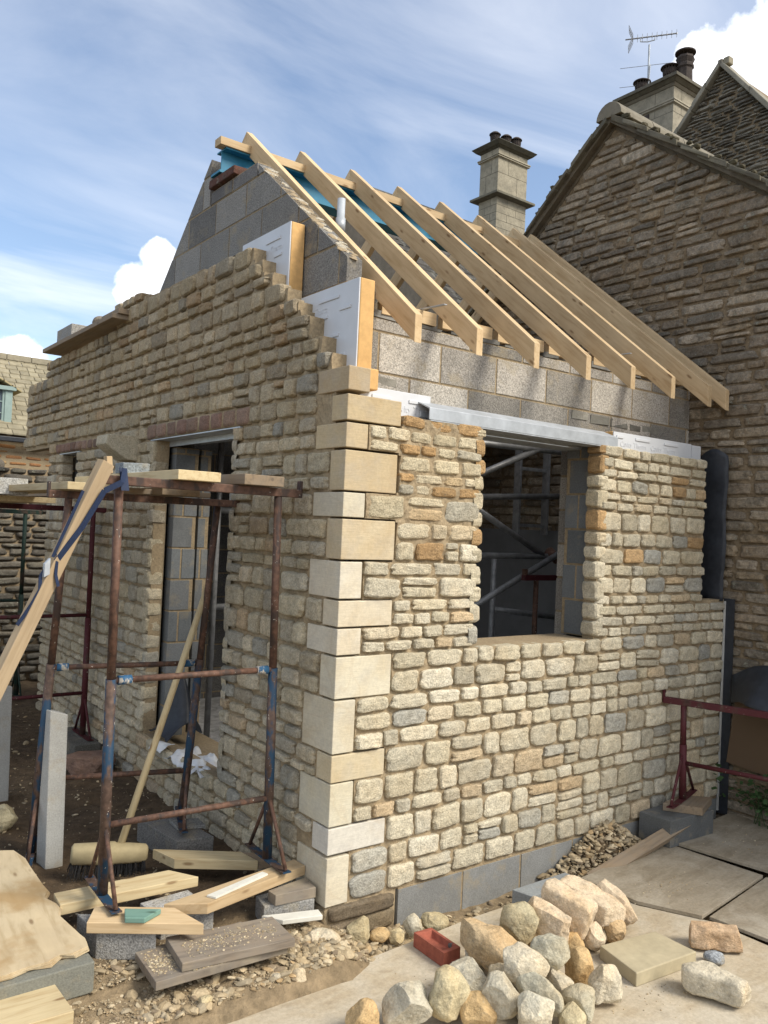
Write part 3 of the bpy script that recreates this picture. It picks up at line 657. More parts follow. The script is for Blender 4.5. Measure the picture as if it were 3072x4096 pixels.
insul(bx(.105), .795, 1.38, 3.085, 3.535, .088, [(.90, 3.46, .17), (.88, 3.36, .09), (1.10, 3.32, .1), (.93, 3.24, .12), (.86, 3.14, .1)], [(1.16, 3.40, -1)])
insul(bx(.105), .085, .93, 2.60, 3.062, .088, [(.26, 2.99, .19), (.15, 2.92, .1), (.36, 2.90, .1), (.55, 2.96, .1), (.25, 2.79, .19), (.18, 2.68, .1), (.50, 2.84, .08)], [(.64, 2.935, -1)])
MB().box((.13, .03, 2.50), (.20, .12, 2.605)).build('insulation_board', 'foam', EXT, bevel=.006, label='orange foam offcut behind the topmost corner stone')
insul(by(.105), .135, .60, 2.30, 2.530, .088, [(.21, 2.475, .12), (.45, 2.475, .12)], [(.34, 2.425, 1)])
insul(by(.105), 2.15, 3.03, 2.36, 2.510, .088, [(2.18, 2.47, .07), (2.38, 2.47, .16), (2.70, 2.47, .16)], [(2.22, 2.42, 1), (2.55, 2.42, 1)])
insul(by(.105), 3.035, 3.15, 2.36, 2.505, .088, [], [])
# =================================================================== roof timbers
SL = .828; RX = [.387, .826, 1.275, 1.735, 2.184, 2.618, 3.056, 3.285]; RID = 1.985; TH = .152
W47 = .047
for i, x in enumerate(RX):
    zt = lambda y: 2.922+SL*y
    y0 = RR.uniform(-.006, .006)
    P = [(x, y0, zt(y0)-.147), (x, y0, zt(y0)), (x, RID, zt(RID)), (x, RID, zt(RID)-TH), (x, y0+.03, zt(y0+.03)-TH)]
    P = [(x, y0, zt(y0)-.147), (x, y0, zt(y0)), (x, RID, zt(RID)), (x, RID, zt(RID)-TH)]
    MB().prism(P, (W47, 0, 0)).build('rafter', 'wood_new', EXT, frame((x, 0, 2.85), (0, 1, SL), (0, -SL, 1)), .003)
    zb = lambda y: 2.922+SL*(2*RID-y); dx = .0
    P = [(x+dx, RID+.001, zb(RID)), (x+dx, 4.1, zb(4.1)), (x+dx, 4.1, zb(4.1)-TH), (x+dx, RID+.001, zb(RID)-TH)]
    MB().prism(P, (W47, 0, 0)).build('rafter', 'wood_new', EXT, frame((x, 4, 2.85), (0, -1, SL), (0, SL, 1)), .003)
    if i < 7:
        a, b = x+W47, RX[i+1]
        MB().box((a, .345, 2.988), (b, .392, 3.062)).build('noggin', 'wood_new', EXT, frame((a, .36, 3.0), (1, 0, 0)), .002)
        MB().box((a, 1.90, 4.375), (b, 1.945, 4.432)).build('noggin', 'wood_new', EXT, frame((a, 1.92, 4.4), (1, 0, 0)), .002)
for (xa, ya) in ((.70, .36), (2.37, .36)): MB().prism([(xa, ya, 3.065), (xa+.022, ya, 3.065), (xa+.075, ya-.16, 3.075), (xa+.053, ya-.16, 3.075)], (0, 0, .004)).build('restraint_strap', 'galv', EXT)
MB().box((.302, .345, 2.99), (.387, .392, 3.10)).build('noggin', 'wood_old', EXT, bevel=.002)
MB().box((.155, 1.90, 4.378), (.387, 1.99, 4.432)).build('ridge_plate', 'wood_new', EXT, frame((.15, 1.95, 4.4), (1, 0, 0)), .002)
mb = MB(); mb.box((.205, 1.915, 4.366), (3.40, 2.055, 4.377)); mb.box((.205, 1.981, 4.21), (3.40, 1.989, 4.366)); mb.box((.165, 1.915, 4.193), (3.40, 2.055, 4.21))
mb.build('steel_beam', 'steelblue', EXT, bevel=.001, label='blue painted steel ridge beam')
mb = MB()
for k in range(5, 14): mb.box((.32, .50+.24*k, 2.72), (3.39, .725+.24*k, 2.758), (.3, .25, .18), 0, jit=.002, rng=RG)
mb.build('shade_deck', 'wood_old', EXT)  # deck added below the open rafters to keep sky light out of the interior
MB().box((.3, .45, .0), (3.39, 3.95, .14)).build('floor_slab', 'soil', EXT)
# interior scaffold
IS = thing('interior_scaffold', (2.4, 1.3, .14), 'dark steel tube scaffold standing inside the extension behind the window opening', 'scaffold')
def tb(a, b, r=.0242, mat='darktube', p=IS, name='tube'): return MB().tube(a, b, r).build(name, mat, p, smooth=False)
def sm(o):
    for p in o.data.polygons: p.use_smooth = len(p.vertices) == 4
    return o
for a, b in (((1.75, 1.2, 2.14), (2.80, 1.2, 2.55)), ((1.2, 1.5, 2.03), (3.38, 1.5, 2.165)), ((1.85, 1.2, 2.065), (2.75, 1.2, 1.66)), ((.9, 1.2, 1.642), (3.36, 1.2, 1.65)), ((1.7, 1.12, 1.17), (2.87, 1.12, 1.685)), ((2.52, 1.5, 1.205), (3.38, 1.5, 1.107)), ((2.515, 1.5, .14), (2.515, 1.5, 1.63)), ((1.2, 1.2, 2.47), (3.3, 1.2, 2.5)), ((.60, 2.6, .14), (.61, 2.6, 2.7)), ((.6, 1.2, .14), (.6, 1.2, 2.7)), ((3.2, 1.2, .14), (3.2, 1.2, 2.7)), ((.60, 2.62, 1.15), (1.7, 2.62, 1.15)), ((.60, 2.62, 1.9), (1.7, 2.62, 1.9)), ((.5, 1.9, .6), (1.6, 1.9, .62))): sm(tb(a, b))
sm(MB().tube((2.84, 1.12, 1.63), (2.84, 1.22, 1.69), .042).build('coupler', 'rust', IS))
MB().box((2.33, .98, 1.475), (3.1, 1.02, 1.515)).build('flat_bar', 'paint_maroon', IS); sm(tb((2.47, 1.0, .14), (2.47, 1.0, 1.475), .02, 'rust')); MB().box((2.33, .985, 1.515), (2.36, 1.015, 1.56)).build('flat_bar', 'rust', IS)
LD = thing('ladder', (3.05, 1.6, 1.82), 'grey aluminium ladder hanging inside the extension, seen through the window opening', 'ladder')
for a in (2.87, 3.22): MB().box((a-.012, 1.58, 1.82), (a+.012, 1.65, 2.72)).build('stile', 'darktube', LD, bevel=.002)
for z in (1.895, 2.135, 2.375, 2.615): MB().box((2.882, 1.602, z-.014), (3.208, 1.63, z+.014)).build('rung', 'darktube', LD, bevel=.002)
tag(MB().box((3.345, .6, .14), (3.385, 3.9, 1.86)).build('wall_lining', 'greyboard', bevel=.002), 'flat grey lining board covering the lower stone wall inside the extension', 'board')
tp = thing('scaffold_pole', (.50, .9, 2.76), 'short galvanised scaffold pole with a collar rising between the first two rafters', 'pole')
sm(MB().tube((.50, .9, 2.76), (.50, .9, 3.80), .0242, n=20).build('tube', 'galv', tp)); sm(MB().tube((.50, .9, 3.60), (.50, .9, 3.68), .030, n=20).build('collar', 'galv', tp))
# sheets lying in the doorway
def cloth(name, cx, cy, z, sx, sy, mat, amp, label, cat, seed=1, drape=None, th=.003, n=36, hf=1.0):
    v = []
    for j in range(n+1):
        for i in range(n+1):
            x, y = (i/n-.5)*sx, (j/n-.5)*sy
            h = amp*(noise.fractal(Vector((x*5*hf, y*5*hf, seed)), 1, 2, 3)+abs(noise.noise(Vector((x*9*hf, y*4*hf, seed+3)))))
            v.append((cx+x+.02*noise.noise(Vector((y*8, 0, seed))), cy+y+.02*noise.noise(Vector((x*8, 5, seed))), z+h+(drape(x, y) if drape else 0)))
    F = np.array([(j*(n+1)+i, j*(n+1)+i+1, (j+1)*(n+1)+i+1, (j+1)*(n+1)+i) for j in range(n) for i in range(n)])
    o = MB().add(v, F).build(name, mat, smooth=True); s = o.modifiers.new('solid', 'SOLIDIFY'); s.thickness = th; return tag(o, label, cat)
cloth('plastic_sheet', .07, 1.58, .285, .24, .55, 'plastic_white', .05, 'crumpled white plastic sheet lying across the door threshold', 'plastic sheet', 2, hf=1.6, drape=lambda x, y: -.5*max(0, -x-.06))
cloth('membrane_offcut', .15, 2.15, .32, .26, .34, 'plastic_black', .05, 'black plastic membrane folded up at the left of the door threshold', 'membrane', 5, drape=lambda x, y: .42*math.exp(-((x-.02)**2/.006+(y-.0)**2/.02)), hf=.7)
cloth('plastic_sheet', -.03, 1.95, .33, .10, .14, 'plastic_white', .03, 'small white plastic scrap hanging from the threshold in front of the black membrane', 'plastic scrap', 9, drape=lambda x, y: -1.2*max(0, -x))
# =================================================================== old cottage with the gable on the right
CO = thing('stone_cottage', (3.4, 1.18, 0), 'old stone cottage whose dark coursed gable rises right behind the new rafters', 'house')
AY, AZ = 1.17, 5.33; SL1, SL2 = .86, .72
def hz(y): return AZ-SL1*(y-AY) if y > AY else AZ-SL2*(AY-y)
fh = lambda u, v, n: (3.402-n, u, v)
def hspan(a, b):
    m = (a+b)/2+.02; lo = max(-2.9, AY-(AZ-m)/SL2+.04); hi = min(4.3, AY+(AZ-m)/SL1-.04)
    return [(lo, hi)] if hi-lo > .1 else []
S = coursed(RG, -.3, 5.22, hspan, (.05, .11), (.12, .34), .010, (), .16)
S = [(u, v+.008*math.sin(u*1.3+v*3), w_, h) for u, v, w_, h in S]
mb = MB(); hp = palette([(.265, .22, .165), (.33, .28, .21), (.205, .18, .145), (.40, .345, .27), (.29, .23, .155)], [30, 26, 20, 12, 12], .13)
stones(mb, S, fh, RG, hp, .020, 14, 9, .05, 0, .06, .005, 7)
mortar(mb, -2.92, 4.3, -.3, 5.3, lambda u, z: z < hz(u)-.03, fh, None, .035, -.006, 1, (.15, .115, .075), .3, 9)
mb.m = mb.m
CGW = mb.build('gable_wall', ['oldstone', 'mortar_old'], CO, smooth=False)
# stone slate roof with a thick mossy verge, and ridge tiles
mb = MB()
for sgn, sl, length in ((1, SL1, 3.7), (-1, SL2, 5.2)):
    L_ = math.sqrt(1+sl*sl); k = int(length/.17)
    for r in range(k):
        s0 = r*.17+.03; x = 3.30+RR.uniform(-.02, .015)
        for c in range(9 if r < 26 else 4):
            wd = RR.uniform(.26, .42); th = RR.uniform(.022, .045)*(1.3 if c == 0 else 1)
            y0 = AY+sgn*s0/L_; z0 = AZ-sl*s0/L_+.06; y1 = AY+sgn*(s0+.30)/L_; z1 = AZ-sl*(s0+.30)/L_+.075
            if sgn > 0: P = [(x, y0, z0), (x, y1, z1), (x, y1-.0, z1-th), (x, y0, z0-th)]
            else: P = [(x, y0, z0), (x, y1, z1), (x, y1, z1-th), (x, y0, z0-th)]
            q = RR.uniform(.7, 1.25); P = [(p[0]+RR.uniform(-.012, .012), p[1], p[2]+RR.uniform(-.006, .006)) for p in P]
            mb.prism(P, (wd-.006, 0, 0), (.15*q, .135*q, .10*q)); x += wd
        if RR.random() < .8:   # moss and lichen lumps along the verge
            for _ in range(5 if sgn > 0 else 2):
                vv, ff = ico(1); s_ = s0+RR.uniform(0, .17)
                mb.add(vv*np.array([RR.uniform(.02, .06), RR.uniform(.02, .05), RR.uniform(.012, .03)])+np.array([3.31+RR.uniform(0, .1), AY+sgn*s_/L_, AZ-sl*s_/L_+.07+RR.uniform(0, .03)]), ff, (.07, .06, .035))
    P = [(3.335, AY, AZ-.015), (3.335, AY+sgn*length/L_, AZ-.015-sl*length/L_), (3.335, AY+sgn*length/L_, AZ-sl*length/L_+.05), (3.335, AY, AZ+.05)]
    mb.prism(P, (.07, 0, 0), (.13, .11, .08))
    P = [(3.4, AY, AZ-.05), (3.4, AY+sgn*length/L_, AZ-.05-sl*length/L_), (3.4, AY+sgn*length/L_, AZ-sl*length/L_+.03), (3.4, AY, AZ+.03)]
    mb.prism(P, (3.2, 0, 0), (.12, .10, .07))
CR = mb.build('roof', 'tile', CO, bevel=.004)
for k in range(7):
    mb = MB(); x = 3.31+k*.46; n = 10; A = []
    for t in range(n+1):
        a = math.pi*t/n; A.append((x, AY+.13*math.cos(a), AZ+.02+.13*math.sin(a)))
    mb.prism(A, (.452, 0, 0), (.2, .18, .14)); mb.build('ridge_tile', 'tile', CR, bevel=.004)
MB().box((3.41, -2.85, -.3), (8.4, -2.6, 3.0), (.2, .17, .12)).box((3.41, 4.0, -.3), (6.5, 4.2, 2.8), (.2, .17, .12)).build('side_wall', 'tile', CO)
# =================================================================== rear house: steep gable and the wide chimney
RH = thing('rear_house', (6.785, 2.28, 0), 'taller old stone house behind, with a steep coped gable at the right edge', 'house')
GY, GZ = 2.27, 7.58; T1, T2 = 1.12, 1.24
fr_ = lambda u, v, n: (6.79-n, u, v)
def rspan(a, b):
    m = (a+b)/2; return [(max(-.4, GY-(GZ-m)/T2+.03), GY+(GZ-m)/T1-.03)] if m < GZ-.06 else []
S = coursed(RG, 4.6, 7.50, rspan, (.03, .065), (.10, .26), .008, (), .1)
mb = MB(); stones(mb, S, fr_, RG, palette([(.22, .205, .17), (.28, .26, .215), (.17, .155, .13), (.34, .32, .27)], [3, 2, 3, 1], .15), .025, 6, 5, .04, 0, .09, .012, 4)
mb.prism([(6.80, -.4, 3), (6.80, GY+(GZ-3)/T1, 3), (6.80, GY, GZ-.02), (6.80, -.4, GZ-.02-T2*(GY+.4))], (3.2, 0, 0), (.13, .115, .09), 1)
mb.build('gable_wall', ['oldstone', 'mortar_old'], RH, smooth=False)
for sg, tt, ln in ((1, T1, 1.1), (-1, T2, 2.3)):
    mb = MB(); k = 6; 
    for q in range(k):
        a, b = ln*q/k+.004, ln*(q+1)/k; off = .012*(q % 2)
        P = [(6.70, GY+sg*a, GZ-tt*a+.03+off), (6.70, GY+sg*b, GZ-tt*b+.03+off), (6.70, GY+sg*b, GZ-tt*b-.05), (6.70, GY+sg*a, GZ-tt*a-.05)]
        mb.prism(P, (.26, 0, 0), (.27, .25, .20))
    mb.build('coping', 'tile', RH, bevel=.01)
mb = MB(); mb.box((6.72, GY-.11, GZ-.05), (6.82, GY-.03, GZ+.04), (.27, .245, .18)); mb.box((6.7, GY-.03, GZ-.04), (6.80, GY+.03, GZ+.03), (.2, .18, .14)); mb.build('finial_stone', 'tile', RH, bevel=.012)
def chimney(parent, x0, x1, y0, y1, z0, z1, bands, col, label, mat='chimstone', panels=()):
    mb = MB(); mb.box((x0, y0, z0), (x1, y1, z1), col)
    dk = tuple(c*.35 for c in col); zj = z0+.13; k_ = 0
    while zj < z1-.25:
        zn = zj+(.13 if zj < z0+(z1-z0)*.55 else .42)
        mb.box((x0-.0025, y0-.0025, zj), (x1+.002, y1+.002, zj+.006), dk)
        t = .35+.3*(k_ % 2); mb.box((x0-.0025, y0+(y1-y0)*t, zj), (x0, y0+(y1-y0)*t+.006, zn), dk); mb.box((x0+(x1-x0)*t, y0-.0025, zj), (x0+(x1-x0)*t+.006, y0, zn), dk)
        zj = zn; k_ += 1
    for z, h, o_ in panels: mb.box((x0-.004, y0+.06, z), (x0, y1-.06, z+h), tuple(c*.93 for c in col)).box((x0+.06, y0-.004, z), (x1-.06, y0, z+h), tuple(c*.93 for c in col))
    ch = mb.build('chimney', mat, parent, bevel=.006, label=label)
    for (za, zb_, oa, ob, c) in bands:      # moulded bands: offset oa at za to ob at zb
        A = [(x0-oa, y0-oa, za), (x1+oa, y0-oa, za), (x1+oa, y1+oa, za), (x0-oa, y1+oa, za)]; B = [(x0-ob, y0-ob, zb_), (x1+ob, y0-ob, zb_), (x1+ob, y1+ob, zb_), (x0-ob, y1+ob, zb_)]
        MB().add(np.array(A+B), [(0,3,2,1),(4,5,6,7),(0,1,5,4),(1,2,6,5),(2,3,7,6),(3,0,4,7)], c).build('moulding', 'tile', ch, bevel=.006)
    return ch
def cowl_pot(parent, x, y, z, r, h, mat='potsteel', capr=1.6, capz=.13, label=None):
    o = MB().lathe((x, y, z), [(r*1.15, 0), (r*1.1, h*.35), (r, h*.4), (r, h*.75), (r*1.12, h*.78), (r*1.12, h*.84), (r, h*.86), (r, h), (r*.85, h)], 20).build('chimney_pot', mat, parent, smooth=False, label=label)
    mb = MB().lathe((x, y, z+h+capz*.35), [(r*1.05, -.03), (r*1.15, .0), (r*1.15, capz*.45)], 20)
    for k in range(16):
        a = 2*math.pi*k/16; mb.tube((x+r*1.1*math.cos(a), y+r*1.1*math.sin(a), z+h-.02), (x+r*1.25*math.cos(a), y+r*1.25*math.sin(a), z+h+capz), .006, n=5)
    mb.lathe((x, y, z+h+capz), [(r*capr, 0), (r*capr*.98, .012), (r*.9, .045), (.01, .06)], 24)
    return mb.build('chimney_pot', 'potclay', parent, label='black wire cowl')
m_tile('chimstone', (.75, (.19, .175, .135)))
c2 = (.31, .28, .215)
ch = chimney(RH, 8.05, 8.60, 3.82, 4.70, 5.5, 8.44, [(8.14, 8.155, .0, .02, c2), (8.155, 8.185, .03, .03, c2), (8.185, 8.215, .04, .035, c2), (8.40, 8.44, .01, .04, (.2, .18, .14)), (8.44, 8.48, .05, .10, (.13, .12, .09)), (8.48, 8.53, .12, .12, (.12, .11, .085)), (8.53, 8.57, .12, .04, (.12, .11, .085))], c2, 'broad ashlar chimney with three pots')
MB().box((8.035, 4.225, 7.5), (8.0505, 4.30, 8.13), (.03, .03, .03)).build('flue_slot', 'potclay', ch)
cowl_pot(ch, 8.35, 4.60, 8.57, .085, .16); cowl_pot(ch, 8.35, 4.10, 8.57, .09, .18)
MB().lathe((8.45, 3.92, 8.57), [(.12, 0), (.11, .25), (.13, .27), (.13, .31), (.11, .33), (.14, .40), (.12, .44), (.09, .44)], 8).lathe((8.45, 3.92, 9.06), [(.15, 0), (.15, .02), (.10, .05), (.02, .07)], 20).tube((8.40, 3.92, 9.0), (8.40, 3.92, 9.08), .01).tube((8.50, 3.92, 9.0), (8.50, 3.92, 9.08), .01).build('chimney_pot', 'potclay', ch, label='tall black octagonal pot with a disc hood')
AE = thing('tv_aerial', (8.25, 4.45, 8.57), 'television aerial on a mast strapped to the broad chimney', 'aerial')
mb = MB(); mb.tube((8.36, 4.50, 8.5), (8.36, 4.50, 9.42), .014); mb.tube((8.36, 4.50, 8.62), (8.36, 4.47, 9.10), .009); mb.build('mast', 'galv', AE)
b0, b1 = Vector((8.09, 4.744, 9.50)), Vector((8.526, 4.137, 9.50)); bd = (b1-b0).normalized(); pv = Vector((-bd.y, bd.x, 0))
mb = MB(); mb.tube(b0, b1, .010)
for k in range(9): p = b0+(b1-b0)*(.24+.095*k); mb.tube(p-Vector((0, 0, .06)), p+Vector((0, 0, .06)), .0035, n=5); mb.tube(p-Vector((0, 0, .01)), p+Vector((0, 0, .01)), .012, n=6)
mb.build('boom', 'darktube', AE)
mb = MB(); q = b0+(b1-b0)*.30; q2 = b0+(b1-b0)*.58; mb.path([q, q-Vector((0, 0, .06)), (q+q2)/2-Vector((0, 0, .075)), q2-Vector((0, 0, .06)), q2], .008); mb.build('bracket', 'galv', AE)
mb = MB(); c = b0+(b1-b0)*.12
for s_ in (-1, 1):
    a = c+bd*.02; e = a-bd*.06+Vector((0, 0, .16*s_)); a0 = a+Vector((0, 0, .02*s_))
    for k in range(5): t = k/4; p = a0+(e-a0)*t; mb.tube(p-pv*.10, p+pv*.10, .004, n=5)
    for w_ in (-.10, 0, .10): mb.tube(a0+pv*w_, e+pv*w_, .0035, n=5)
mb.build('reflector', 'darktube', AE)
mb = MB()
for z, da, db in ((9.10, .42, .36), (8.80, .42, .2), (8.64, .45, .1)):
    c = Vector((8.36, 4.50, z)); mb.tube(c-bd*da, c+bd*db, .004, n=5)
mb.build('element', 'darktube', AE)
# =================================================================== slate-roofed house behind with the slim chimney
SH_ = thing('slate_roof_house', (6.9, 6.9, 0), 'dark slate-roofed house glimpsed between the rafters, below the slim chimney', 'house')
mb = MB(); 
ey, ez, ry, rz = 4.55, 4.35, 6.95, 6.98
L_ = math.hypot(ry-ey, rz-ez); nr = 26
for r in range(nr):
    t0, t1 = r/nr, min(1.02, (r+1.35)/nr); x = 5.0+RR.uniform(-.1, 0) if False else 4.6-RR.uniform(0, .1)
    while x < 8.9:
        wd = RR.uniform(.12, .22); q = RR.uniform(.5, 1.3); th = .02
        xo = max(x, 4.6)
        P = [(xo, ey+(ry-ey)*t0, ez+(rz-ez)*t0+.018), (xo+wd-.005, ey+(ry-ey)*t0, ez+(rz-ez)*t0+.018+RR.uniform(-.004, .006)), (xo+wd-.005, ey+(ry-ey)*t1, ez+(rz-ez)*t1), (xo, ey+(ry-ey)*t1, ez+(rz-ez)*t1)]
        mb.prism(P, (0, .0, -th), (.075*q, .07*q, .062*q)); x += wd
mb.build('roof', 'slate', SH_)
MB().prism([(4.65, ey+.06, 0), (4.65, ey+.06, ez-.02), (4.65, ry, rz-.06), (4.65, 9.3, ez-.02), (4.65, 9.3, 0)], (4.2, 0, 0), (.24, .2, .15)).build('wall', 'tile', SH_)
c1 = (.32, .29, .22)
ch = chimney(SH_, 7.47, 8.17, 6.785, 7.225, 6.2, 8.34, [(7.50, 7.515, .02, .10, (.15, .14, .11)), (7.515, 7.555, .115, .115, (.16, .15, .115)), (7.555, 7.60, .115, .01, (.30, .275, .21)), (8.165, 8.18, 0, .02, c1), (8.18, 8.205, .035, .03, c1), (8.205, 8.23, .045, .04, c1), (8.33, 8.36, .0, .05, (.09, .085, .065)), (8.36, 8.42, .06, .12, (.085, .08, .06)), (8.42, 8.47, .12, .05, (.08, .075, .055))], c1, 'slim pale ashlar chimney with three cowls')
for k, (px, py) in enumerate(((7.62, 7.05), (7.84, 7.0), (8.04, 6.95))): cowl_pot(ch, px, py, 8.47, .065, .11, capr=1.55, capz=.10)
# =================================================================== neighbour with the stone tiled roof and the dormer, far left
NB = thing('neighbour_house', (0, 12, 0), 'neighbouring house with yellowish stone-tiled roof and sage green dormer window', 'house')
mb = MB(); ey, ez, ry, rz = 12.0, 3.14, 13.85, 4.78; nr = 17
for r in range(nr):
    t0, t1 = (r/nr)**1.0, min(1.0, (r+1.3)/nr); x = -2.5-RR.uniform(0, .2)
    while x < 5:
        wd = RR.uniform(.13, .30)*(1.25-.4*t0); q = RR.uniform(.8, 1.15)
        P = [(x, ey+(ry-ey)*t0, ez+(rz-ez)*t0+.03+RR.uniform(0, .01)), (x+wd-.008, ey+(ry-ey)*t0, ez+(rz-ez)*t0+.03), (x+wd-.008, ey+(ry-ey)*t1, ez+(rz-ez)*t1), (x, ey+(ry-ey)*t1, ez+(rz-ez)*t1)]
        mb.prism(P, (0, 0, -.03), (.29*q, .258*q, .18*q)); x += wd
for k in range(18): mb.box((-2.6+.45*k, ry-.12, rz-.06), (-2.16+.45*k, ry+.12, rz+.05), (.30, .27, .20))
mb.build('roof', 'tile', NB, bevel=.006)
MB().prism([(-2.4, 12.15, -.1), (-2.4, 12.15, 3.12), (-2.4, 13.85, 4.65), (-2.4, 15.6, 3.12), (-2.4, 15.6, -.1)], (7.4, 0, 0), (.40, .31, .17)).build('wall', 'mortar', NB)
mb = MB(); stones(mb, coursed(RG, 2.2, 3.0, lambda a, b: [(-1.5, 4.5)], (.07, .11), (.18, .3), .05), lambda u, v, n: (u, 12.15-n, v), RG, palette([(.40, .20, .08), (.33, .17, .08), (.42, .30, .15)], [2, 2, 1]), .012, 6, 5, .03, 0, .05, .004)
mb.build('stone_band', 'stone', NB, smooth=True)
MB().box((-2.5, 11.9, 3.02), (5, 12.02, 3.10)).build('gutter', 'plastic_black', NB, bevel=.01)
dz = thing('x', (0, 0, 0), None, None); bpy.data.objects.remove(dz)
mb = MB(); mb.prism([(-.2, 12.30, 3.22), (1.20, 12.30, 3.22), (1.20, 12.30, 3.93), (.5, 12.30, 4.35), (-.2, 12.30, 3.93)], (0, 1.2, 0), (.42, .36, .22)); DM = mb.build('dormer', 'tile', NB)
mb = MB(); mb.box((-.2, 12.24, 3.25), (-.06, 12.33, 3.95)); mb.box((1.13, 12.24, 3.25), (1.25, 12.33, 3.95)); mb.box((-.25, 12.20, 3.93), (1.30, 12.34, 4.0)); mb.box((-.2, 12.24, 3.25), (1.25, 12.33, 3.31))
for x in (.24, .68, 1.09): mb.box((x, 12.26, 3.3), (x+.05, 12.32, 3.95))
for z in (3.52, 3.72): mb.box((-.1, 12.27, z), (1.14, 12.31, z+.018))
FR = mb.build('window_frame', 'paintsage', DM, bevel=.004); MB().box((-.1, 12.285, 3.3), (1.14, 12.295, 3.94)).build('pane', 'glass', FR)
MB().box((-.3, 12.18, 3.18), (1.33, 12.40, 3.25)).build('sill', 'lead', DM)
for sg in (0, 1):
    x0, x1 = (.5, 1.36) if sg else (-.36, .5); mb = MB()
    for r in range(6):
        a, b = r/6, (r+1.2)/6; za, zb_ = (4.42-.46*a, 4.42-.46*b); xa, xb = (.5+(.86)*a, .5+.86*b) if sg else (.5-.86*a, .5-.86*b)
        mb.prism([(xa, 12.2, za), (xb, 12.2, zb_), (xb, 12.2, zb_-.03), (xa, 12.2, za-.03)], (0, 1.4, 0), (.42, .35, .2))
    mb.build('dormer_roof', 'tile', DM, bevel=.004)
# low old wall behind the yard
mb = MB(); S = coursed(RG, -.2, 2.30, lambda a, b: [(-4.2, 1.8)], (.05, .10), (.14, .32), .01); fo = lambda u, v, n: (u, 6.35-n, v)
stones(mb, S, fo, RG, palette([(.16, .145, .12), (.11, .10, .085), (.2, .18, .14)], [2, 2, 1], .12), .03, 8, 6, .05, 0, .07, .008)
mb.box((-4.2, 6.36, -.2), (1.8, 6.75, 2.28), (.12, .10, .07), 1)
for k in range(34):
    v_, f_2 = rock_verts(RG, (RG.uniform(.15, .35), RG.uniform(.15, .3), RG.uniform(.08, .2)), 2, 8); mb.add(v_+np.array([RG.uniform(-4.1, .0), RG.uniform(6.38, 6.65), 2.33]), f_2, (.17, .15, .12))
tag(mb.build('boundary_wall', ['oldstone', 'mortar_old'], smooth=True), 'old dark rubble wall closing the yard behind the trestles at the far left', 'wall')
# =================================================================== things on top of the gable
plank('scaffold_board', [(-.30, 3.12, 3.405), (-.05, 3.10, 3.545), (-.05, 4.95, 3.43), (-.30, 4.95, 3.43)], .04, 'wood_old', label='weathered board lying on the unfinished top of the stone gable', cat='board') if False else None
tag(MB().box((-.14, 3.04, 3.335), (.06, 4.98, 3.372)).build('scaffold_board', 'wood_old', frame=frame((-.07, 4.1, 3.35), (0, 1, 0)), bevel=.004), 'weathered grey-brown board laid along the lower top of the stone gable', 'board', 'boards')
tag(MB().box((-.10, 3.02, 3.373), (.06, 3.42, 3.415)).build('timber_offcut', 'wood_old', frame=frame((0, 3.2, 3.44), (0, 1, 0)), bevel=.004), 'short timber offcut on the right end of the board along the gable top', 'offcut')
tag(MB().box((-.10, 4.22, 3.373), (.08, 4.66, 3.50), (.30, .295, .28)).build('concrete_block', 'block', bevel=.004), 'grey concrete block standing on the board on top of the stone gable', 'block')
v_, f_2 = rock_verts(RG, (.16, .2, .12), 4, 10); tag(MB().add(v_+np.array([-.0, 3.70, 3.425]), f_2, (.28, .24, .19)).build('building_stone', 'stone', smooth=True), 'small rough stone left on the board on top of the stone gable', 'stone')
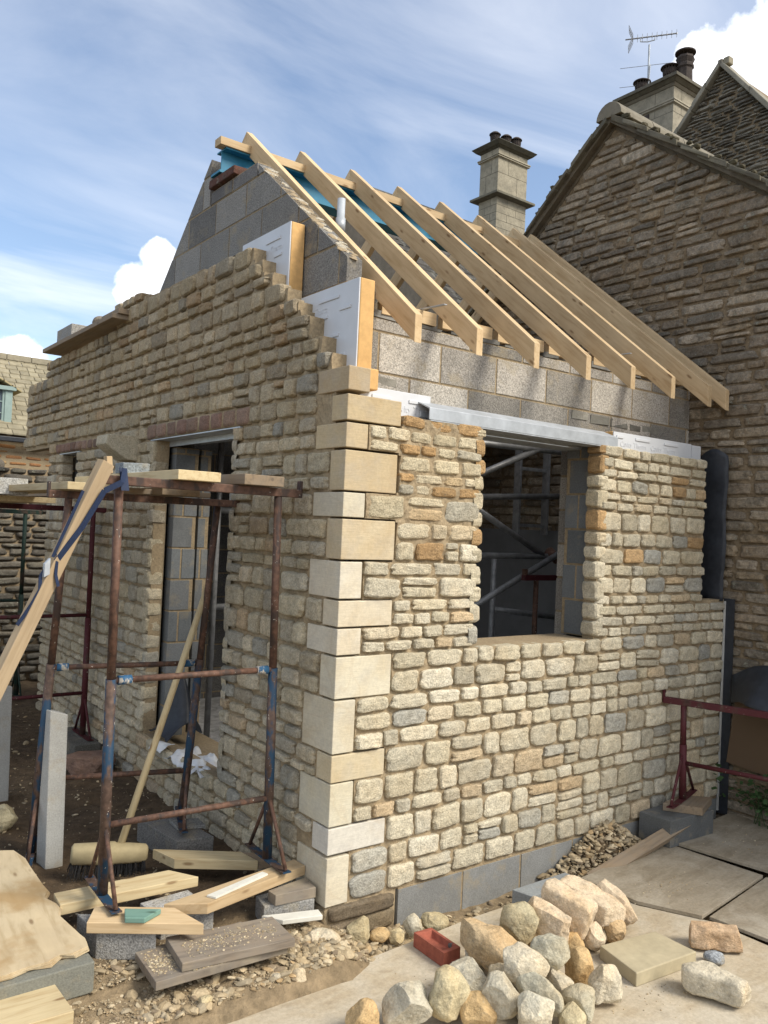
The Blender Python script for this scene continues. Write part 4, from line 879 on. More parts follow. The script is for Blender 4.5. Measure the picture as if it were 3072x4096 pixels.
# =================================================================== trestles
def trestle(label, A, B, At, Bt, zj, lo, up, rails, bar, pins=(True, True), group='builders\' trestles', plate=.42, barmat=None, collars=True):
    A, B, At, Bt = map(Vector, (A, B, At, Bt)); T = thing('trestle', (A+B)/2, label, 'trestle', group)
    xd = (B-A); xd.z = 0; xd.normalize(); yd = Vector((-xd.y, xd.x, 0)); ex = lambda P, Q, z: P+(Q-P)*((z-P.z)/(Q.z-P.z))
    for P, Q in ((A, At), (B, Bt)):
        J = ex(P, Q, zj)
        sm(MB().tube(P+Vector((0, 0, .008)), J, .0235, n=18).build('leg', lo, T)); sm(MB().tube(J-Vector((0, 0, .02)), Q, .0195, n=18).build('inner_leg', up, T))
        mb = MB(); n = 9; pl = plate
        for k in range(n):
            t0, t1 = k/n-.5, (k+1)/n-.5; sag = lambda t: .02*max(0, abs(t)-.38)*2
            a = P+yd*pl*t0; b = P+yd*pl*t1
            mb.prism([tuple(a-xd*.022+Vector((0, 0, sag(t0)))), tuple(b-xd*.022+Vector((0, 0, sag(t1)))), tuple(b+xd*.022+Vector((0, 0, sag(t1)))), tuple(a+xd*.022+Vector((0, 0, sag(t0))))], (0, 0, .006))
        mb.build('foot_plate', lo if lo != 'paint_green' else lo, T)
        for s_ in (-1, 1): sm(MB().tube(P+yd*pl*.46*s_+Vector((0, 0, .012)), ex(P, Q, P.z+.30)+yd*.012*s_, .0095, n=10).build('brace', 'rust' if lo == 'paint_blue' else lo, T))
    for z in rails:
        a, b = ex(A, At, z), ex(B, Bt, z)
        sm(MB().tube(a, b, .0145, n=14).build('rail', 'rust' if lo == 'paint_blue' else lo, T))
        if collars and z > A.z+.6:
            for p, d in ((a, 1), (b, -1)): sm(MB().tube(p+(b-a).normalized()*d*.03, p+(b-a).normalized()*d*.09, .021, n=16).build('sleeve', 'collar', T))
    if bar:
        z = At.z; a = At-xd*bar[0]; b = Bt+xd*bar[1]; mb = MB()
        fr = frame(a, b-a); Ln = (b-a).length; mb.box((0, -.02, 0), (Ln, .02, .04), M=fr); mb.build('top_bar', barmat or up, T, bevel=.003)
        for p, on in ((a, pins[0]), (b, pins[1])):
            if on:
                f2 = frame(p, b-a); MB().box((-.008, -.018, .0), (.008, .018, .085), M=f2).build('end_stop', barmat or up, T, bevel=.004)
    return T
trestle('near trestle with blue paint-spattered lower legs, standing on the timber offcuts by the corner', (-.945, .355, .146), (-.138, .325, .151), (-.975, .32, 1.955), (-.18, .31, 1.95), 1.10, 'paint_blue', 'rust', (.455, 1.093), (.10, .12))
trestle('second trestle, dark and leaning slightly, set in front of the doorway', (-.985, 1.36, .0), (-.253, 1.10, .125), (-.93, 1.20, 1.90), (-.10, 1.15, 1.90), 1.02, 'paint_blue', 'rust', (.40, 1.0), (.10, .16))
trestle('maroon trestle standing at the yard end of the gable', (-.90, 3.42, .02), (-.08, 3.42, .06), (-.90, 3.40, 1.84), (-.09, 3.40, 1.84), 1.0, 'paint_maroon', 'paint_maroon', (.40, 1.02), (.2, .2), collars=False)
trestle('dark green trestle, farthest from the corner, at the far left', (-.95, 5.45, .0), (-.10, 5.45, .0), (-.95, 5.45, 1.80), (-.10, 5.45, 1.80), 1.0, 'paint_green', 'paint_green', (.35, .94), (.15, .15), collars=False)
trestle('maroon trestle in the corner at the right, with one foot beside the old cottage', (2.715, -.135, .118), (2.98, -1.05, .05), (2.70, -.13, .735), (2.98, -1.06, .74), .48, 'paint_maroon', 'paint_maroon', (.36,), (.13, .1), (True, False), plate=.52, collars=False)
# boards on the trestles
def bd(name, lo, hi, mat, label, group='boards laid on the trestles', bev=.003, rot=0, ax=(0, 1, 0)):
    c = (Vector(lo)+Vector(hi))/2; R0 = Matrix.Translation(c) @ Matrix.Rotation(rot, 4, 'Z')
    fr = R0 @ frame((0, 0, 0), ax); e = [(h-l)/2 for l, h in zip(lo, hi)]
    mb = MB().box((-e[1], -e[0], -e[2]), (e[1], e[0], e[2])) if abs(ax[1]) > .5 else MB().box((-e[0], -e[1], -e[2]), (e[0], e[1], e[2]))
    return tag(mb.build(name, mat, frame=fr, bevel=bev, local=True), label, 'board', group)
# frame() with x along +y puts local y on -x, so extents swap as above; boards are built centred
bd('scaffold_board', (-.425, .23, 1.995), (-.205, .95, 2.045), 'wood_old', 'short reddish board whose end faces us on the right of the near trestle', rot=rad(2))
bd('scaffold_board', (-.74, .235, 1.995), (-.53, 1.75, 2.040), 'wood_pale', 'long pale board in the middle of the near trestle with its sawn end towards us')
bd('scaffold_board', (-.975, 1.08, 1.945), (-.745, 3.75, 1.985), 'wood_pale', 'yellowish board running from the second trestle to the maroon one', rot=rad(0))
bd('scaffold_board', (-.70, 1.14, 1.945), (-.15, 1.19, 1.975), 'wood_old', 'thin batten lying along the top bar of the second trestle', ax=(1, 0, 0))
bd('scaffold_board', (-.50, 1.0, 1.945), (-.28, 4.2, 1.985), 'wood_old', 'brown board nearest the gable, running behind the others towards the far trestles')
bd('scaffold_board', (-1.25, 2.55, 1.885), (-.62, 6.0, 1.922), 'wood_pale', 'wide board stretching to the far left across the maroon and green trestles')
tag(MB().box((-1.30, 2.32, 1.925), (-.86, 2.56, 2.03), (.42, .42, .40)).build('concrete_block', 'block', bevel=.004), 'light grey concrete block on the left end of the trestle boards', 'block')
tag(MB().box((-.76, .88, 2.041), (-.62, 1.0, 2.095), (.22, .25, .27), jit=.003, rng=RG).build('block_offcut', 'block', frame=Matrix.Identity(4), bevel=.004), 'blue-grey block offcut standing on the pale board under the corbel stone', 'block')
# raking prop and its blue strap
a, b = Vector((-1.055, .265, 2.045)), Vector((-1.93, .22, .0)); d = (b-a).normalized()
fr = frame(a, d, Vector((.35, -.93, 0)))
tag(MB().box((0, -.031, -.022), ((b-a).length, .031, .022)).build('timber_prop', 'wood_old2', frame=fr, bevel=.003, local=True), 'long raking timber prop leaning on the left end of the near trestle', 'prop')
mb = MB()
def band(pts, w_, nrm):
    for p, q in zip(pts[:-1], pts[1:]):
        p, q = Vector(p), Vector(q); s_ = (q-p).normalized().cross(Vector(nrm)).normalized()*w_/2
        mb.prism([tuple(p-s_), tuple(q-s_), tuple(q+s_), tuple(p+s_)], tuple(Vector(nrm).normalized()*.0025))
nr = (.35, -.93, 0)
e_ = d; pr = lambda t, o=0.0, n=.026: tuple(a+d*t+Vector((d.z, 0, -d.x))*o+Vector((.35, -.93, 0)).normalized()*n)
band([(-.965, .29, 2.025), (-.985, .255, 1.965), pr(.12, -.03), pr(.30, -.012), pr(.47, .022)], .026, nr); band([(-.965, .31, 2.03), (-.965, .27, 1.93)], .035, (0, -1, 0))
band([pr(.16, .05), pr(.46, .042)], .014, nr); band([pr(.44, .03), pr(.52, .0), pr(.56, -.03)], .014, nr); band([pr(.50, .045), pr(.55, .052), pr(.60, .03), pr(.66, .034), pr(.72, .042), pr(.76, .05)], .016, nr)
RS_ = tag(mb.build('ratchet_strap', 'strap'), 'blue ratchet strap tying the raking prop to the near trestle', 'strap'); MB().prism([pr(.47, .055, .028), pr(.53, .03, .028), pr(.55, .045, .028), pr(.50, .065, .028)], (.004, -.012, 0)).build('buckle', 'galv', RS_)
# second prop stub end
tag(MB().box((-.0, -.022, -.012), (.075, .022, .012)).build('timber_wedge', 'wood_new', frame=frame((-1.03, .30, 2.0), (-.10, .0, 1)), bevel=.002, local=True), 'small upright orange timber wedge behind the head of the raking prop', 'wedge')
# concrete posts
def post(x, y, z0, z1, rz, label):
    o = MB().prism([(-.05, -.05, 0), (.05, -.05, 0), (.05, .05, 0), (-.05, .05, 0)], (0, 0, z1-z0), (.40, .40, .38)); 
    v = o.v[0]; v[4:, 2] -= (v[4:, 0]-.0)*.35; return tag(o.build('concrete_post', 'block_smooth', frame=Matrix.Translation((x, y, z0)) @ Matrix.Rotation(rz, 4, 'Z') @ Matrix.Rotation(rad(-1.0), 4, 'Y'), bevel=.006, local=True), label, 'post')
post(-.905, 1.29, -.07, .765, rad(12), 'pale precast concrete post standing upright beside the second trestle'); post(-.93, 2.38, -.07, .72, rad(12), 'pale precast concrete post cut by the left edge of the picture')
# broom
BR = thing('broom', (-.66, .96, .0), 'yard broom standing head down, its long wooden handle leaning on the second trestle', 'broom')
sm(MB().tube((-.655, .965, .075), (-.115, 1.17, 1.47), .0195, .0180, n=14).build('handle', 'wood_pale', BR, frame((-.655, .965, .075), (.54, .3, 1.4))))
hd = Vector((.93, -.30, -.06)).normalized(); hc = Vector((-.70, .965, .075)); fr = frame(hc, hd, (.15, -.2, 1))
mb = MB(); prf = [(-.19, .024, .036), (-.178, .042, .050), (-.07, .048, .052), (.0, .050, .056), (.02, .050, .056), (.03, .046, .05), (.10, .044, .048), (.178, .038, .042), (.19, .022, .03)]
v_ = []; n = 16
for (x, w_, h) in prf:
    for k in range(n):
        t = 2*math.pi*k/n; v_.append((x, w_*math.copysign(abs(math.cos(t))**.7, math.cos(t)), h*math.copysign(abs(math.sin(t))**.7, math.sin(t))))
f_2 = [(j*n+k, j*n+(k+1) % n, (j+1)*n+(k+1) % n, (j+1)*n+k) for j in range(len(prf)-1) for k in range(n)]+[tuple(range(n))[::-1], tuple(range((len(prf)-1)*n, len(prf)*n))]
v_ = np.array([tuple(fr @ Vector(p)) for p in v_]); mb.add(v_, f_2); mb.build('head', 'broomhead', BR, fr, smooth=True)
mb = MB()
for k in range(420):
    x, y = RR.uniform(-.18, .18), RR.uniform(-.035, .035); p = fr @ Vector((x, y, -.02)); q = fr @ Vector((x*1.06+RR.uniform(-.012, .012), y*1.6+RR.uniform(-.01, .01), -.10-RR.uniform(0, .02))); mb.tube(p, q, .0016, .0012, n=4)
mb.build('bristles', 'bristle', BR)
# =================================================================== timber offcuts and blocks under the trestle
G1 = 'timber offcuts under the near trestle'
def offcut(key, top, th, mat, label, cat='timber offcut', group=G1, name='timber_offcut', bev=.003): return tag(plank(name, top, th, mat, bevel=bev), label, cat, group)
offcut('L1', [(-.506, .874, .09), (-.131, .613, .09), (-.111, .461, .09), (-.463, .695, .09)], .050, 'wood_pale', 'pale timber offcut farthest back, pointing from the corner into the yard')
offcut('L1b', [(-.125, .605, .088), (.0-.012, .525, .088), (-.012, .445, .088), (-.106, .458, .088)], .045, 'wood_old', 'short stub of timber butted against the gable under the right foot of the trestle')
offcut('L2', [(-1.091, .567, .11), (-.558, .541, .11), (-.468, .397, .11), (-1.101, .433, .11)], .047, 'wood_pale', 'bright knotty timber offcut at the left, passing under the left foot plate')
offcut('L3', [(-.748, .145, .142), (-.585, .05, .142), (-.004, .18, .142), (-.012, .275, .142)], .047, 'wood_new', 'orange-tinted timber offcut reaching the corner, with a white strip on it')
offcut('L4', [(-.997, .292, .135), (-.714, .106, .135), (-.671, -.098, .135), (-1.072, .166, .135)], .046, 'wood_new', 'broad timber offcut in front with the green-stained wedge on it')
offcut('wedge', [(-.917, .156, .160), (-.789, .072, .160), (-.879, .028, .160), (-.946, .073, .160)], .022, 'wood_green', 'green-stained wooden wedge on the front timber offcut', 'wedge', None, 'timber_wedge')
offcut('whitestrip', [(-.563, .109, .152), (-.231, .204, .152), (-.219, .17, .152), (-.538, .069, .152)], .009, 'white_paint', 'narrow white-painted strip lying along the orange-tinted offcut', 'strip', None, 'painted_strip', .001)
offcut('L5', [(-.239, .128, .092), (-.012, .163, .092), (-.027, .041, .092), (-.235, .064, .092)], .050, 'wood_grey', 'dark weathered timber piece stacked against the foot of the corner stones')
def blockat(top, th, label, col=(.27, .265, .25), mat='block', z=None, group='concrete blocks under the timbers'):
    return tag(MB().prism(top, (0, 0, -th), col).build('concrete_block', mat, bevel=.004), label, 'block', group)
blockat([(-.257, .21, .041), (-.012, .215, .041), (-.036, .035, .041), (-.278, .092, .041)], .1, 'rough grey block under the dark timber beside the corner')
blockat([(-.763, .376, .062), (-.523, .392, .062), (-.503, .149, .062), (-.745, .169, .062)], .1, 'light grey block half hidden between the bright and the orange-tinted offcuts', (.36, .355, .34))
blockat([(-1.048, .364, .087), (-.856, .246, .087), (-.823, .029, .087), (-1.031, .158, .087)], .115, 'speckled concrete block in front, carrying the broad offcut')
blockat([(-.42, 1.32, .10), (-.22, 1.25, .10), (-.17, .85, .10), (-.37, .88, .10)], .13, 'dark concrete block under the right foot of the second trestle', (.17, .165, .155))
blockat([(-.30, 1.16, .122), (-.15, 1.10, .122), (-.16, .98, .122), (-.31, 1.02, .122)], .02, 'thin slip of concrete packing under the foot of the second trestle', (.2, .2, .19), group=None)
blockat([(-.22, 3.75, .055), (-.02, 3.75, .055), (-.02, 3.15, .055), (-.22, 3.15, .055)], .12, 'dark concrete block under the foot of the maroon trestle by the gable', (.13, .125, .11))
offcut('B6lo', [(-.906, .045, .02), (-.414, .058, .02), (-.342, -.236, .02), (-.92, -.214, .02)], .036, 'wood_grey', 'lower of two grit-covered grey boards in front of the trestle', 'board', 'grey boards')
offcut('B6up', [(-.783, .028, .058), (-.312, -.043, .058), (-.328, -.27, .058), (-.81, -.205, .058)], .036, 'wood_grey', 'upper of two grit-covered grey boards in front of the trestle', 'board', 'grey boards')
offcut('wp', [(-.292, .086, .005), (-.035, .003, .005), (-.05, -.06, .005), (-.232, -.005, .005)], .022, 'white_paint', 'white-painted board piece lying at the foot of the corner', 'board', None, 'painted_board')
# delaminating plywood at the left
out_ = [(-1.60, 1.50), (-1.20, 1.22), (-1.12, 1.17), (-1.10, 1.04), (-1.108, .80), (-1.105, .62), (-1.13, .56), (-1.10, .44), (-1.13, .36), (-1.112, .20), (-1.10, .10), (-1.112, .03), (-1.17, .005), (-1.22, .03), (-1.27, -.01), (-1.35, .0), (-1.42, -.02), (-1.9, .0), (-1.9, 1.5)]
mb = MB()
for k in range(4):
    s_ = 1-.006*k; P = [(x+RR.uniform(-.006, .006)+.004*k, y+RR.uniform(-.006, .006), .104-.0052*k+(.004*math.sin(x*9))) for x, y in out_]; P = [(p[0], p[1], .104-.0052*k) for p in P]; mb.prism(P, (0, 0, -.0046))
tag(mb.build('plywood_sheet', 'ply', frame=frame((-1.3, .5, .1), (.1, 1, 0))), 'weathered split plywood sheet with ragged edge at the lower left', 'plywood', 'plywood sheets')
tag(MB().box((-1.95, -.052, -.04), (-1.105, .03, .080), (.19, .19, .16)).build('concrete_lintel', 'block_smooth', bevel=.005), 'dark concrete lintel under the edge of the split plywood', 'lintel')
tag(MB().prism([(-1.9, -.02, .035), (-1.253, -.03, .035), (-1.245, -.262, .035), (-1.9, -.24, .035)], (0, 0, -.05)).build('scaffold_board', 'wood_pale', frame=frame((-1.5, -.13, .01), (1, 0, 0)), bevel=.003), 'pale board cut by the lower left corner of the picture, blue at its end', 'board')
tag(MB().box((-1.55, -.25, -.09), (-1.35, -.05, -.016), (.2, .19, .17)).build('concrete_block', 'block', bevel=.005), 'dark block under the pale board in the lower left corner', 'block')
# =================================================================== sheets on the right
def sheet(P, z, th, mat, label):
    e = Vector((P[1][0]-P[0][0], P[1][1]-P[0][1], 0)); return tag(MB().prism([(x, y, z) for x, y in P], (0, 0, -th)).build('plywood_sheet', mat, frame=frame((P[0][0], P[0][1], z), e), bevel=.002), label, 'plywood', 'plywood sheets')
sheet([(-.90, -.327), (-.31, -.298), (.33, -.262), (.73, -.235), (1.60, -.235), (1.60, -.60), (1.78, -.93), (1.80, -1.95), (-.95, -1.95)], -.130, .018, 'ply_light', 'large pale plywood sheet under the heap of stones')
sheet([(1.575, -.241), (2.486, -.155), (2.542, -.786), (1.749, -.889), (1.60, -.60)], -.108, .020, 'ply_grey', 'grey plywood sheet next to the rubble heap and the leaning timber')
sheet([(2.495, -.165), (3.36, -.10), (3.36, -1.25), (2.80, -1.05), (2.60, -.80)], -.090, .020, 'ply_grey', 'farthest grey plywood sheet, under the maroon trestle in the corner')
sheet([(2.55, -.80), (1.79, -.905), (1.83, -1.30), (2.75, -1.15), (2.75, -1.05)], -.116, .018, 'ply_grey', 'grey plywood sheet beyond the two long stones at the right edge')
sheet([(1.83, -1.312), (2.75, -1.16), (3.36, -1.30), (3.36, -2.1), (1.83, -2.1)], -.119, .018, 'ply_grey', 'grey plywood sheet at the lower right edge')
tag(plank('sandstone_slab', [(.967, -.852, -.068), (1.314, -.907, -.068), (1.309, -1.132, -.068), (.906, -1.097, -.068)], .062, 'sawn_slab', bevel=.005), 'flat square buff slab lying between the stone heap and the two long stones', 'slab')
# red frogged brick
bk = [Vector((.300, -.305, -.062)), Vector((.402, -.313, -.062)), Vector((.395, -.525, -.062)), Vector((.293, -.525, -.062))]
BK = thing('red_brick', (.35, -.42, -.13), 'red brick lying frog upwards beside the heap of stones', 'brick')
cen = sum(bk, Vector())/4; inn = [cen+(p-cen)*.0+Vector(((p-cen).x*.72, (p-cen).y*.80, 0)) for p in bk]; bot = [cen+Vector(((p-cen).x*.5, (p-cen).y*.66, -.028)) for p in bk]
v_ = [tuple(p) for p in bk]+[tuple(p) for p in inn]+[tuple(p) for p in bot]+[(p.x, p.y, -.129) for p in bk]
f_2 = [(8, 9, 10, 11)]+[(i, (i+1) % 4, 4+(i+1) % 4, 4+i) for i in range(4)]+[(4+i, 4+(i+1) % 4, 8+(i+1) % 4, 8+i) for i in range(4)]+[(i, (i+1) % 4, 12+(i+1) % 4, 12+i) for i in range(4)]+[(12, 13, 14, 15)]
o = MB().add(v_, f_2, (.3, .1, .06)).build('body', 'brickred', BK, bevel=.0025); bm = bmesh.new(); bm.from_mesh(o.data); bmesh.ops.recalc_face_normals(bm, faces=bm.faces); bm.to_mesh(o.data); bm.free()
blockat([(1.01, -.250, -.045), (1.43, -.247, -.045), (1.435, -.350, -.045), (1.04, -.362, -.045)], .075, 'blue-grey block lying behind the heap of stones', (.25, .27, .28), 'block_smooth', group=None)
# corner at the right: block, timber, leaning offcut
blockat([(2.40, -.03, .062), (2.84, -.02, .062), (2.87, -.27, .062), (2.42, -.25, .062)], .17, 'dark block carrying the maroon trestle in the right corner', (.12, .125, .125), 'block_smooth', group=None)
tag(plank('timber_offcut', [(2.55, -.10, .113), (2.80, -.06, .113), (2.96, -.20, .113), (2.69, -.30, .113)], .05, 'wood_old', bevel=.003), 'brown timber offcut on the dark block under the maroon trestle in the corner', 'timber offcut')
a, b = Vector((2.70, -.215, .012)), Vector((1.68, -.225, -.155)); d = (b-a)
tag(MB().box((0, -.038, -.024), (d.length, .038, .024)).build('timber_offcut', 'wood_old', frame=frame(a, d, (0, -.5, 1)), bevel=.003, local=True), 'long brown timber leaning from the rubble heap up to the dark block in the corner', 'timber')
# damp proof membranes and panel against the cottage
mb = MB(); n = 26; v_ = []
for j in range(n+1):
    z = 1.40+1.05*j/n; wd = 1 if j < n-4 else 1-(j-(n-4))*.16
    for i in range(9):
        y = .10+(i/8-.5)*.22*1.0; zz2 = z+(.10*max(0, j-(n-4))/4*(1-(i/8)))
        v_.append((3.335-.018*math.sin(i/8*math.pi)*(1+.3*math.sin(j*.9))-.004*math.sin(j*1.7+i), y+.006*math.sin(j*.5)-(.0 if j < n-4 else 0), z+(.055 if j > n-4 else 0)*math.sin(i/8*math.pi)))
F = np.array([(j*9+i, j*9+i+1, (j+1)*9+i+1, (j+1)*9+i) for j in range(n) for i in range(8)])
o = MB().add(v_, F).build('membrane_strip', 'plastic_black', smooth=True); s_ = o.modifiers.new('solid', 'SOLIDIFY'); s_.thickness = .003; tag(o, 'wide black membrane flap hanging in the corner beside the window wall', 'membrane')
tag(MB().box((3.372, -.075, -.12), (3.376, .012, 1.42)).build('membrane_strip', 'plastic_black'), 'narrow black membrane strip running down the corner below the wide flap', 'membrane')
tag(MB().box((3.355, -.010, -.1), (3.370, .0, 1.40)).build('movement_strip', 'cloth_fleck'), 'thin pale strip standing at the end of the window wall', 'strip')
fr = frame((3.345, -.07, .265), (0, -1, -.08), (-1, 0, .06))
tag(MB().box((0, 0, -.012), (1.1, .62, .0)).build('woven_panel', 'weave', frame=fr, local=True), 'brown woven panel leaning on the cottage wall in the right corner', 'panel')
n = 22; v_ = []
for j in range(n+1):
    for i in range(n+1):
        s1, t1 = i/n, j/n; y = -.10-.75*s1; zc = .885+.11*math.sin(min(1, s1*1.3)*math.pi)*(1-.3*t1)
        x = 3.32-.36*t1*min(1, s1*2.4); z = zc-.10*t1-.10*t1*t1+.012*noise.noise(Vector((s1*4, t1*4, 2)))
        v_.append((x, y, z))
F = np.array([(j*(n+1)+i, j*(n+1)+i+1, (j+1)*(n+1)+i+1, (j+1)*(n+1)+i) for j in range(n) for i in range(n)])
o = MB().add(v_, F).build('membrane_sheet', 'plastic_black', smooth=True); s_ = o.modifiers.new('solid', 'SOLIDIFY'); s_.thickness = .004; tag(o, 'stiff black membrane sheet folded over the top of the woven panel', 'membrane')
# a small plant in the dark corner
PL = thing('ivy_plant', (3.28, -.42, -.15), 'small leafy plant growing in the dark corner below the woven panel', 'plant')
mb = MB()
for k in range(260):
    c = Vector((3.30+RR.gauss(0, .05), -.40+RR.gauss(0, .16), .02+abs(RR.gauss(0, .10)))); a = RR.uniform(0, 6.28); s_ = RR.uniform(.014, .03); t_ = RR.uniform(-.9, .9)
    e1 = Vector((math.cos(a), math.sin(a), t_*.4))*s_; e2 = Vector((-math.sin(a)*.7, math.cos(a)*.7, t_))*s_; mb.add([tuple(c-e1), tuple(c-e2*.7), tuple(c+e1*.4-e2*.6), tuple(c+e1), tuple(c+e1*.4+e2*.6), tuple(c+e2*.7)], [(0, 1, 2, 3, 4, 5)])
mb.build('leaves', 'leaf', PL)
mb = MB()
for k in range(12): mb.tube((3.3, -.4+RR.uniform(-.1, .1), -.16), (3.30+RR.uniform(-.06, .05), -.4+RR.uniform(-.22, .22), RR.uniform(0, .2)), .003, n=5)
mb.build('stems', 'leaf', PL)
D = math.radians
STONES = [
 ((.441, -.655, .00), (.29, .17, .16), D(-80), 'tan', 'long tan stone with a dark patch, beside the red brick', dict(boxy=.25, rx=.15, ry=.25)),
 ((.69, -.61, .01), (.20, .18, .20), D(-40), 'olive', 'blocky olive-tan stone between the long tan stone and the pink ones', dict(boxy=.1, cuts=15)),
 ((.785, -.68, .005), (.28, .12, .16), D(-74), 'pink', 'rounded pinkish stone behind the olive-tan one', dict(boxy=.35, ry=.2)),
 ((.925, -.66, .045), (.30, .13, .17), D(-74), 'pink', 'large brick-shaped pink stone in the middle of the back row', dict(boxy=.8, ry=.22, cuts=8)),
 ((1.095, -.69, .035), (.32, .15, .12), D(-72), 'pink', 'long pink stone with a flat sawn top at the back of the heap', dict(boxy=.8, ry=.28, cuts=8)),
 ((1.285, -.69, -.02), (.30, .11, .13), D(-80), 'pink', 'pink stone leaning at the far right end of the heap', dict(boxy=.5, ry=.38, cuts=9)),
 ((.352, -.94, .06), (.22, .17, .16), D(-50), 'cream', 'smooth cream boulder on top of the front of the heap', dict(cuts=9)),
 ((.516, -.94, .06), (.17, .16, .18), D(-20), 'green', 'greenish-grey angular stone next to the cream boulder', dict(cuts=16)),
 ((.68, -.965, -.04), (.13, .14, .19), D(-20), 'orange', 'orange-faced stone at the right side of the heap', dict(cuts=14)),
 ((.435, -.60, -.085), (.13, .10, .09), D(-37), 'grey', 'small grey stone tucked behind the red brick end'),
 ((.22, -.745, -.045), (.24, .18, .17), D(-45), 'white', 'whitish rough stone at the left of the heap by the brick', dict(cuts=14)),
 ((.005, -.87, .005), (.17, .16, .20), D(-30), 'yel', 'yellowish wedge-shaped stone on the left of the heap', dict(cuts=11)),
 ((-.124, -.80, -.03), (.24, .17, .17), D(-10), 'grey', 'big grey stone at the left front of the heap', dict(cuts=15)),
 ((.092, -.96, -.045), (.15, .13, .14), D(-37), 'orange', 'brown-orange stone low in the front row', dict(cuts=9)),
 ((.185, -.985, .0), (.17, .16, .17), D(-37), 'grey', 'pale grey faceted stone in the middle of the front row', dict(cuts=16)),
 ((.38, -.82, -.06), (.18, .13, .12), D(-60), 'grey', 'grey stone under the cream boulder'),
 ((.328, -1.06, .0), (.24, .11, .13), D(-80), 'green', 'long grey-green stone slanting down at the front', dict(cuts=14, ry=.3)),
 ((.493, -1.01, -.045), (.15, .14, .15), D(0), 'cream', 'grey-tan stone below the greenish one'),
 ((.219, -1.135, .0), (.17, .16, .15), D(-20), 'white', 'light grey stone at the bottom edge of the heap', dict(cuts=15)),
 ((.467, -1.15, -.04), (.17, .14, .15), D(-30), 'green', 'olive-grey stone at the right of the front row', dict(cuts=14)),
 ((.364, -1.19, -.05), (.13, .12, .12), D(-10), 'yel', 'tan-yellow stone at the bottom between two grey ones'),
 ((-.292, -.73, -.055), (.15, .13, .12), D(-20), 'orange', 'orange stone cut by the bottom edge, left of the heap', dict(cuts=8, group=None)),
 ((.671, -1.115, -.05), (.13, .08, .17), D(-30), 'cream', 'stone standing on end between the heap and the square slab', dict(cuts=13, boxy=.2)),
 ((1.535, -1.10, -.065), (.30, .12, .11), D(-42), 'brick', 'long stone with a rough orange-brown face near the right edge', dict(boxy=.7, cuts=9, group='two long stones apart from the heap')),
 ((1.13, -1.345, -.065), (.29, .13, .115), D(-66), 'cream', 'long smooth cream stone lying nearest the lower right corner', dict(boxy=.35, cuts=7, group='two long stones apart from the heap')),
 ((1.396, -1.17, -.105), (.10, .07, .05), D(-50), (.27, .29, .31), 'small speckled grey chip of concrete block between the two long stones', dict(cuts=9, group=None, mat='block')),
 ((1.0, -.79, -.055), (.11, .11, .15), D(-37), 'pink', 'small tan-pink stone under the back row, left of the pink slab stone', dict(cuts=9)),
 ((1.14, -.80, -.06), (.12, .10, .13), D(-30), 'tan', 'tan stone under the long pink one, next to the square slab', dict(cuts=10)),
 ((.876, -.775, -.07), (.12, .12, .12), D(-10), 'orange', 'orange-pink stone filling the gap in the middle of the heap'),
 ((.155, -.07, -.12), (.13, .10, .14), D(0), 'olive', 'squarish stone against the footing under the corner', dict(group=None, cuts=12)),
 ((-.10, -.12, -.085), (.19, .14, .12), D(-30), 'cream', 'pale rock lying in front of the white-painted board', dict(group=None, cuts=12)),
 ((.412, -.168, -.115), (.10, .08, .12), D(-37), 'white', 'pale stone standing behind the red brick', dict(group=None, cuts=12)),
 ((.536, -.17, -.13), (.16, .09, .08), D(-37), 'olive', 'flat mossy stone between the base blocks and the long tan stone', dict(group=None)),
 ((.258, -.11, -.15), (.11, .08, .07), D(-20), 'orange', 'small orange stone left of the red brick', dict(group=None)),
 ((.32, -.15, -.15), (.11, .08, .08), D(-60), 'yel', 'small yellow stone between the brick and the base blocks', dict(group=None)),
 ((-.225, 2.76, .03), (.34, .22, .15), D(-20), (.20, .13, .10), 'reddish-brown block of stone on the soil behind the concrete post', dict(group=None, boxy=.5, cuts=8)),
 ((-1.02, 1.90, .03), (.22, .18, .16), D(20), 'olive', 'pale stone on the soil at the left edge', dict(group=None)),
 ((-.327, -.04-.27, -.10), (.09, .06, .10), D(0), 'cream', 'small upright pale stone at the edge of the plywood', dict(group=None)),
 ((.60, -.80, -.07), (.18, .16, .13), D(0), 'grey', 'grey stone buried in the middle of the heap'),
 ((.28, -.92, -.08), (.16, .14, .11), D(0), 'grey', 'dark-sided grey stone under the front of the heap'),
 ((.08, -.80, -.08), (.16, .14, .11), D(0), 'tan', 'tan stone under the yellowish wedge'),
 ((.33, -1.05, -.085), (.17, .15, .10), D(0), 'grey', 'grey stone under the slanting one at the front'),
 ((.84, -.64, -.07), (.30, .22, .13), D(0), 'tan', 'tan stone under the pink back row'),
 ((1.10, -.66, -.08), (.24, .18, .10), D(0), 'tan', 'tan stone under the far end of the back row'),
 ((-.75, -.30, -.06), (.06, .05, .03), D(0), 'yel', 'small flat yellow stone among the chippings at the lower left', dict(group=None)),
 ((-.40, -.27, -.10), (.10, .08, .09), D(0), 'cream', 'rounded pale stone by the end of the grey boards', dict(group=None)),
 ((.385, -.475, -.075), (.035, .03, .03), D(10), (.13, .13, .12), 'tiny dark stone lying in the hollow of the red brick', dict(group=None, cuts=8)),
]
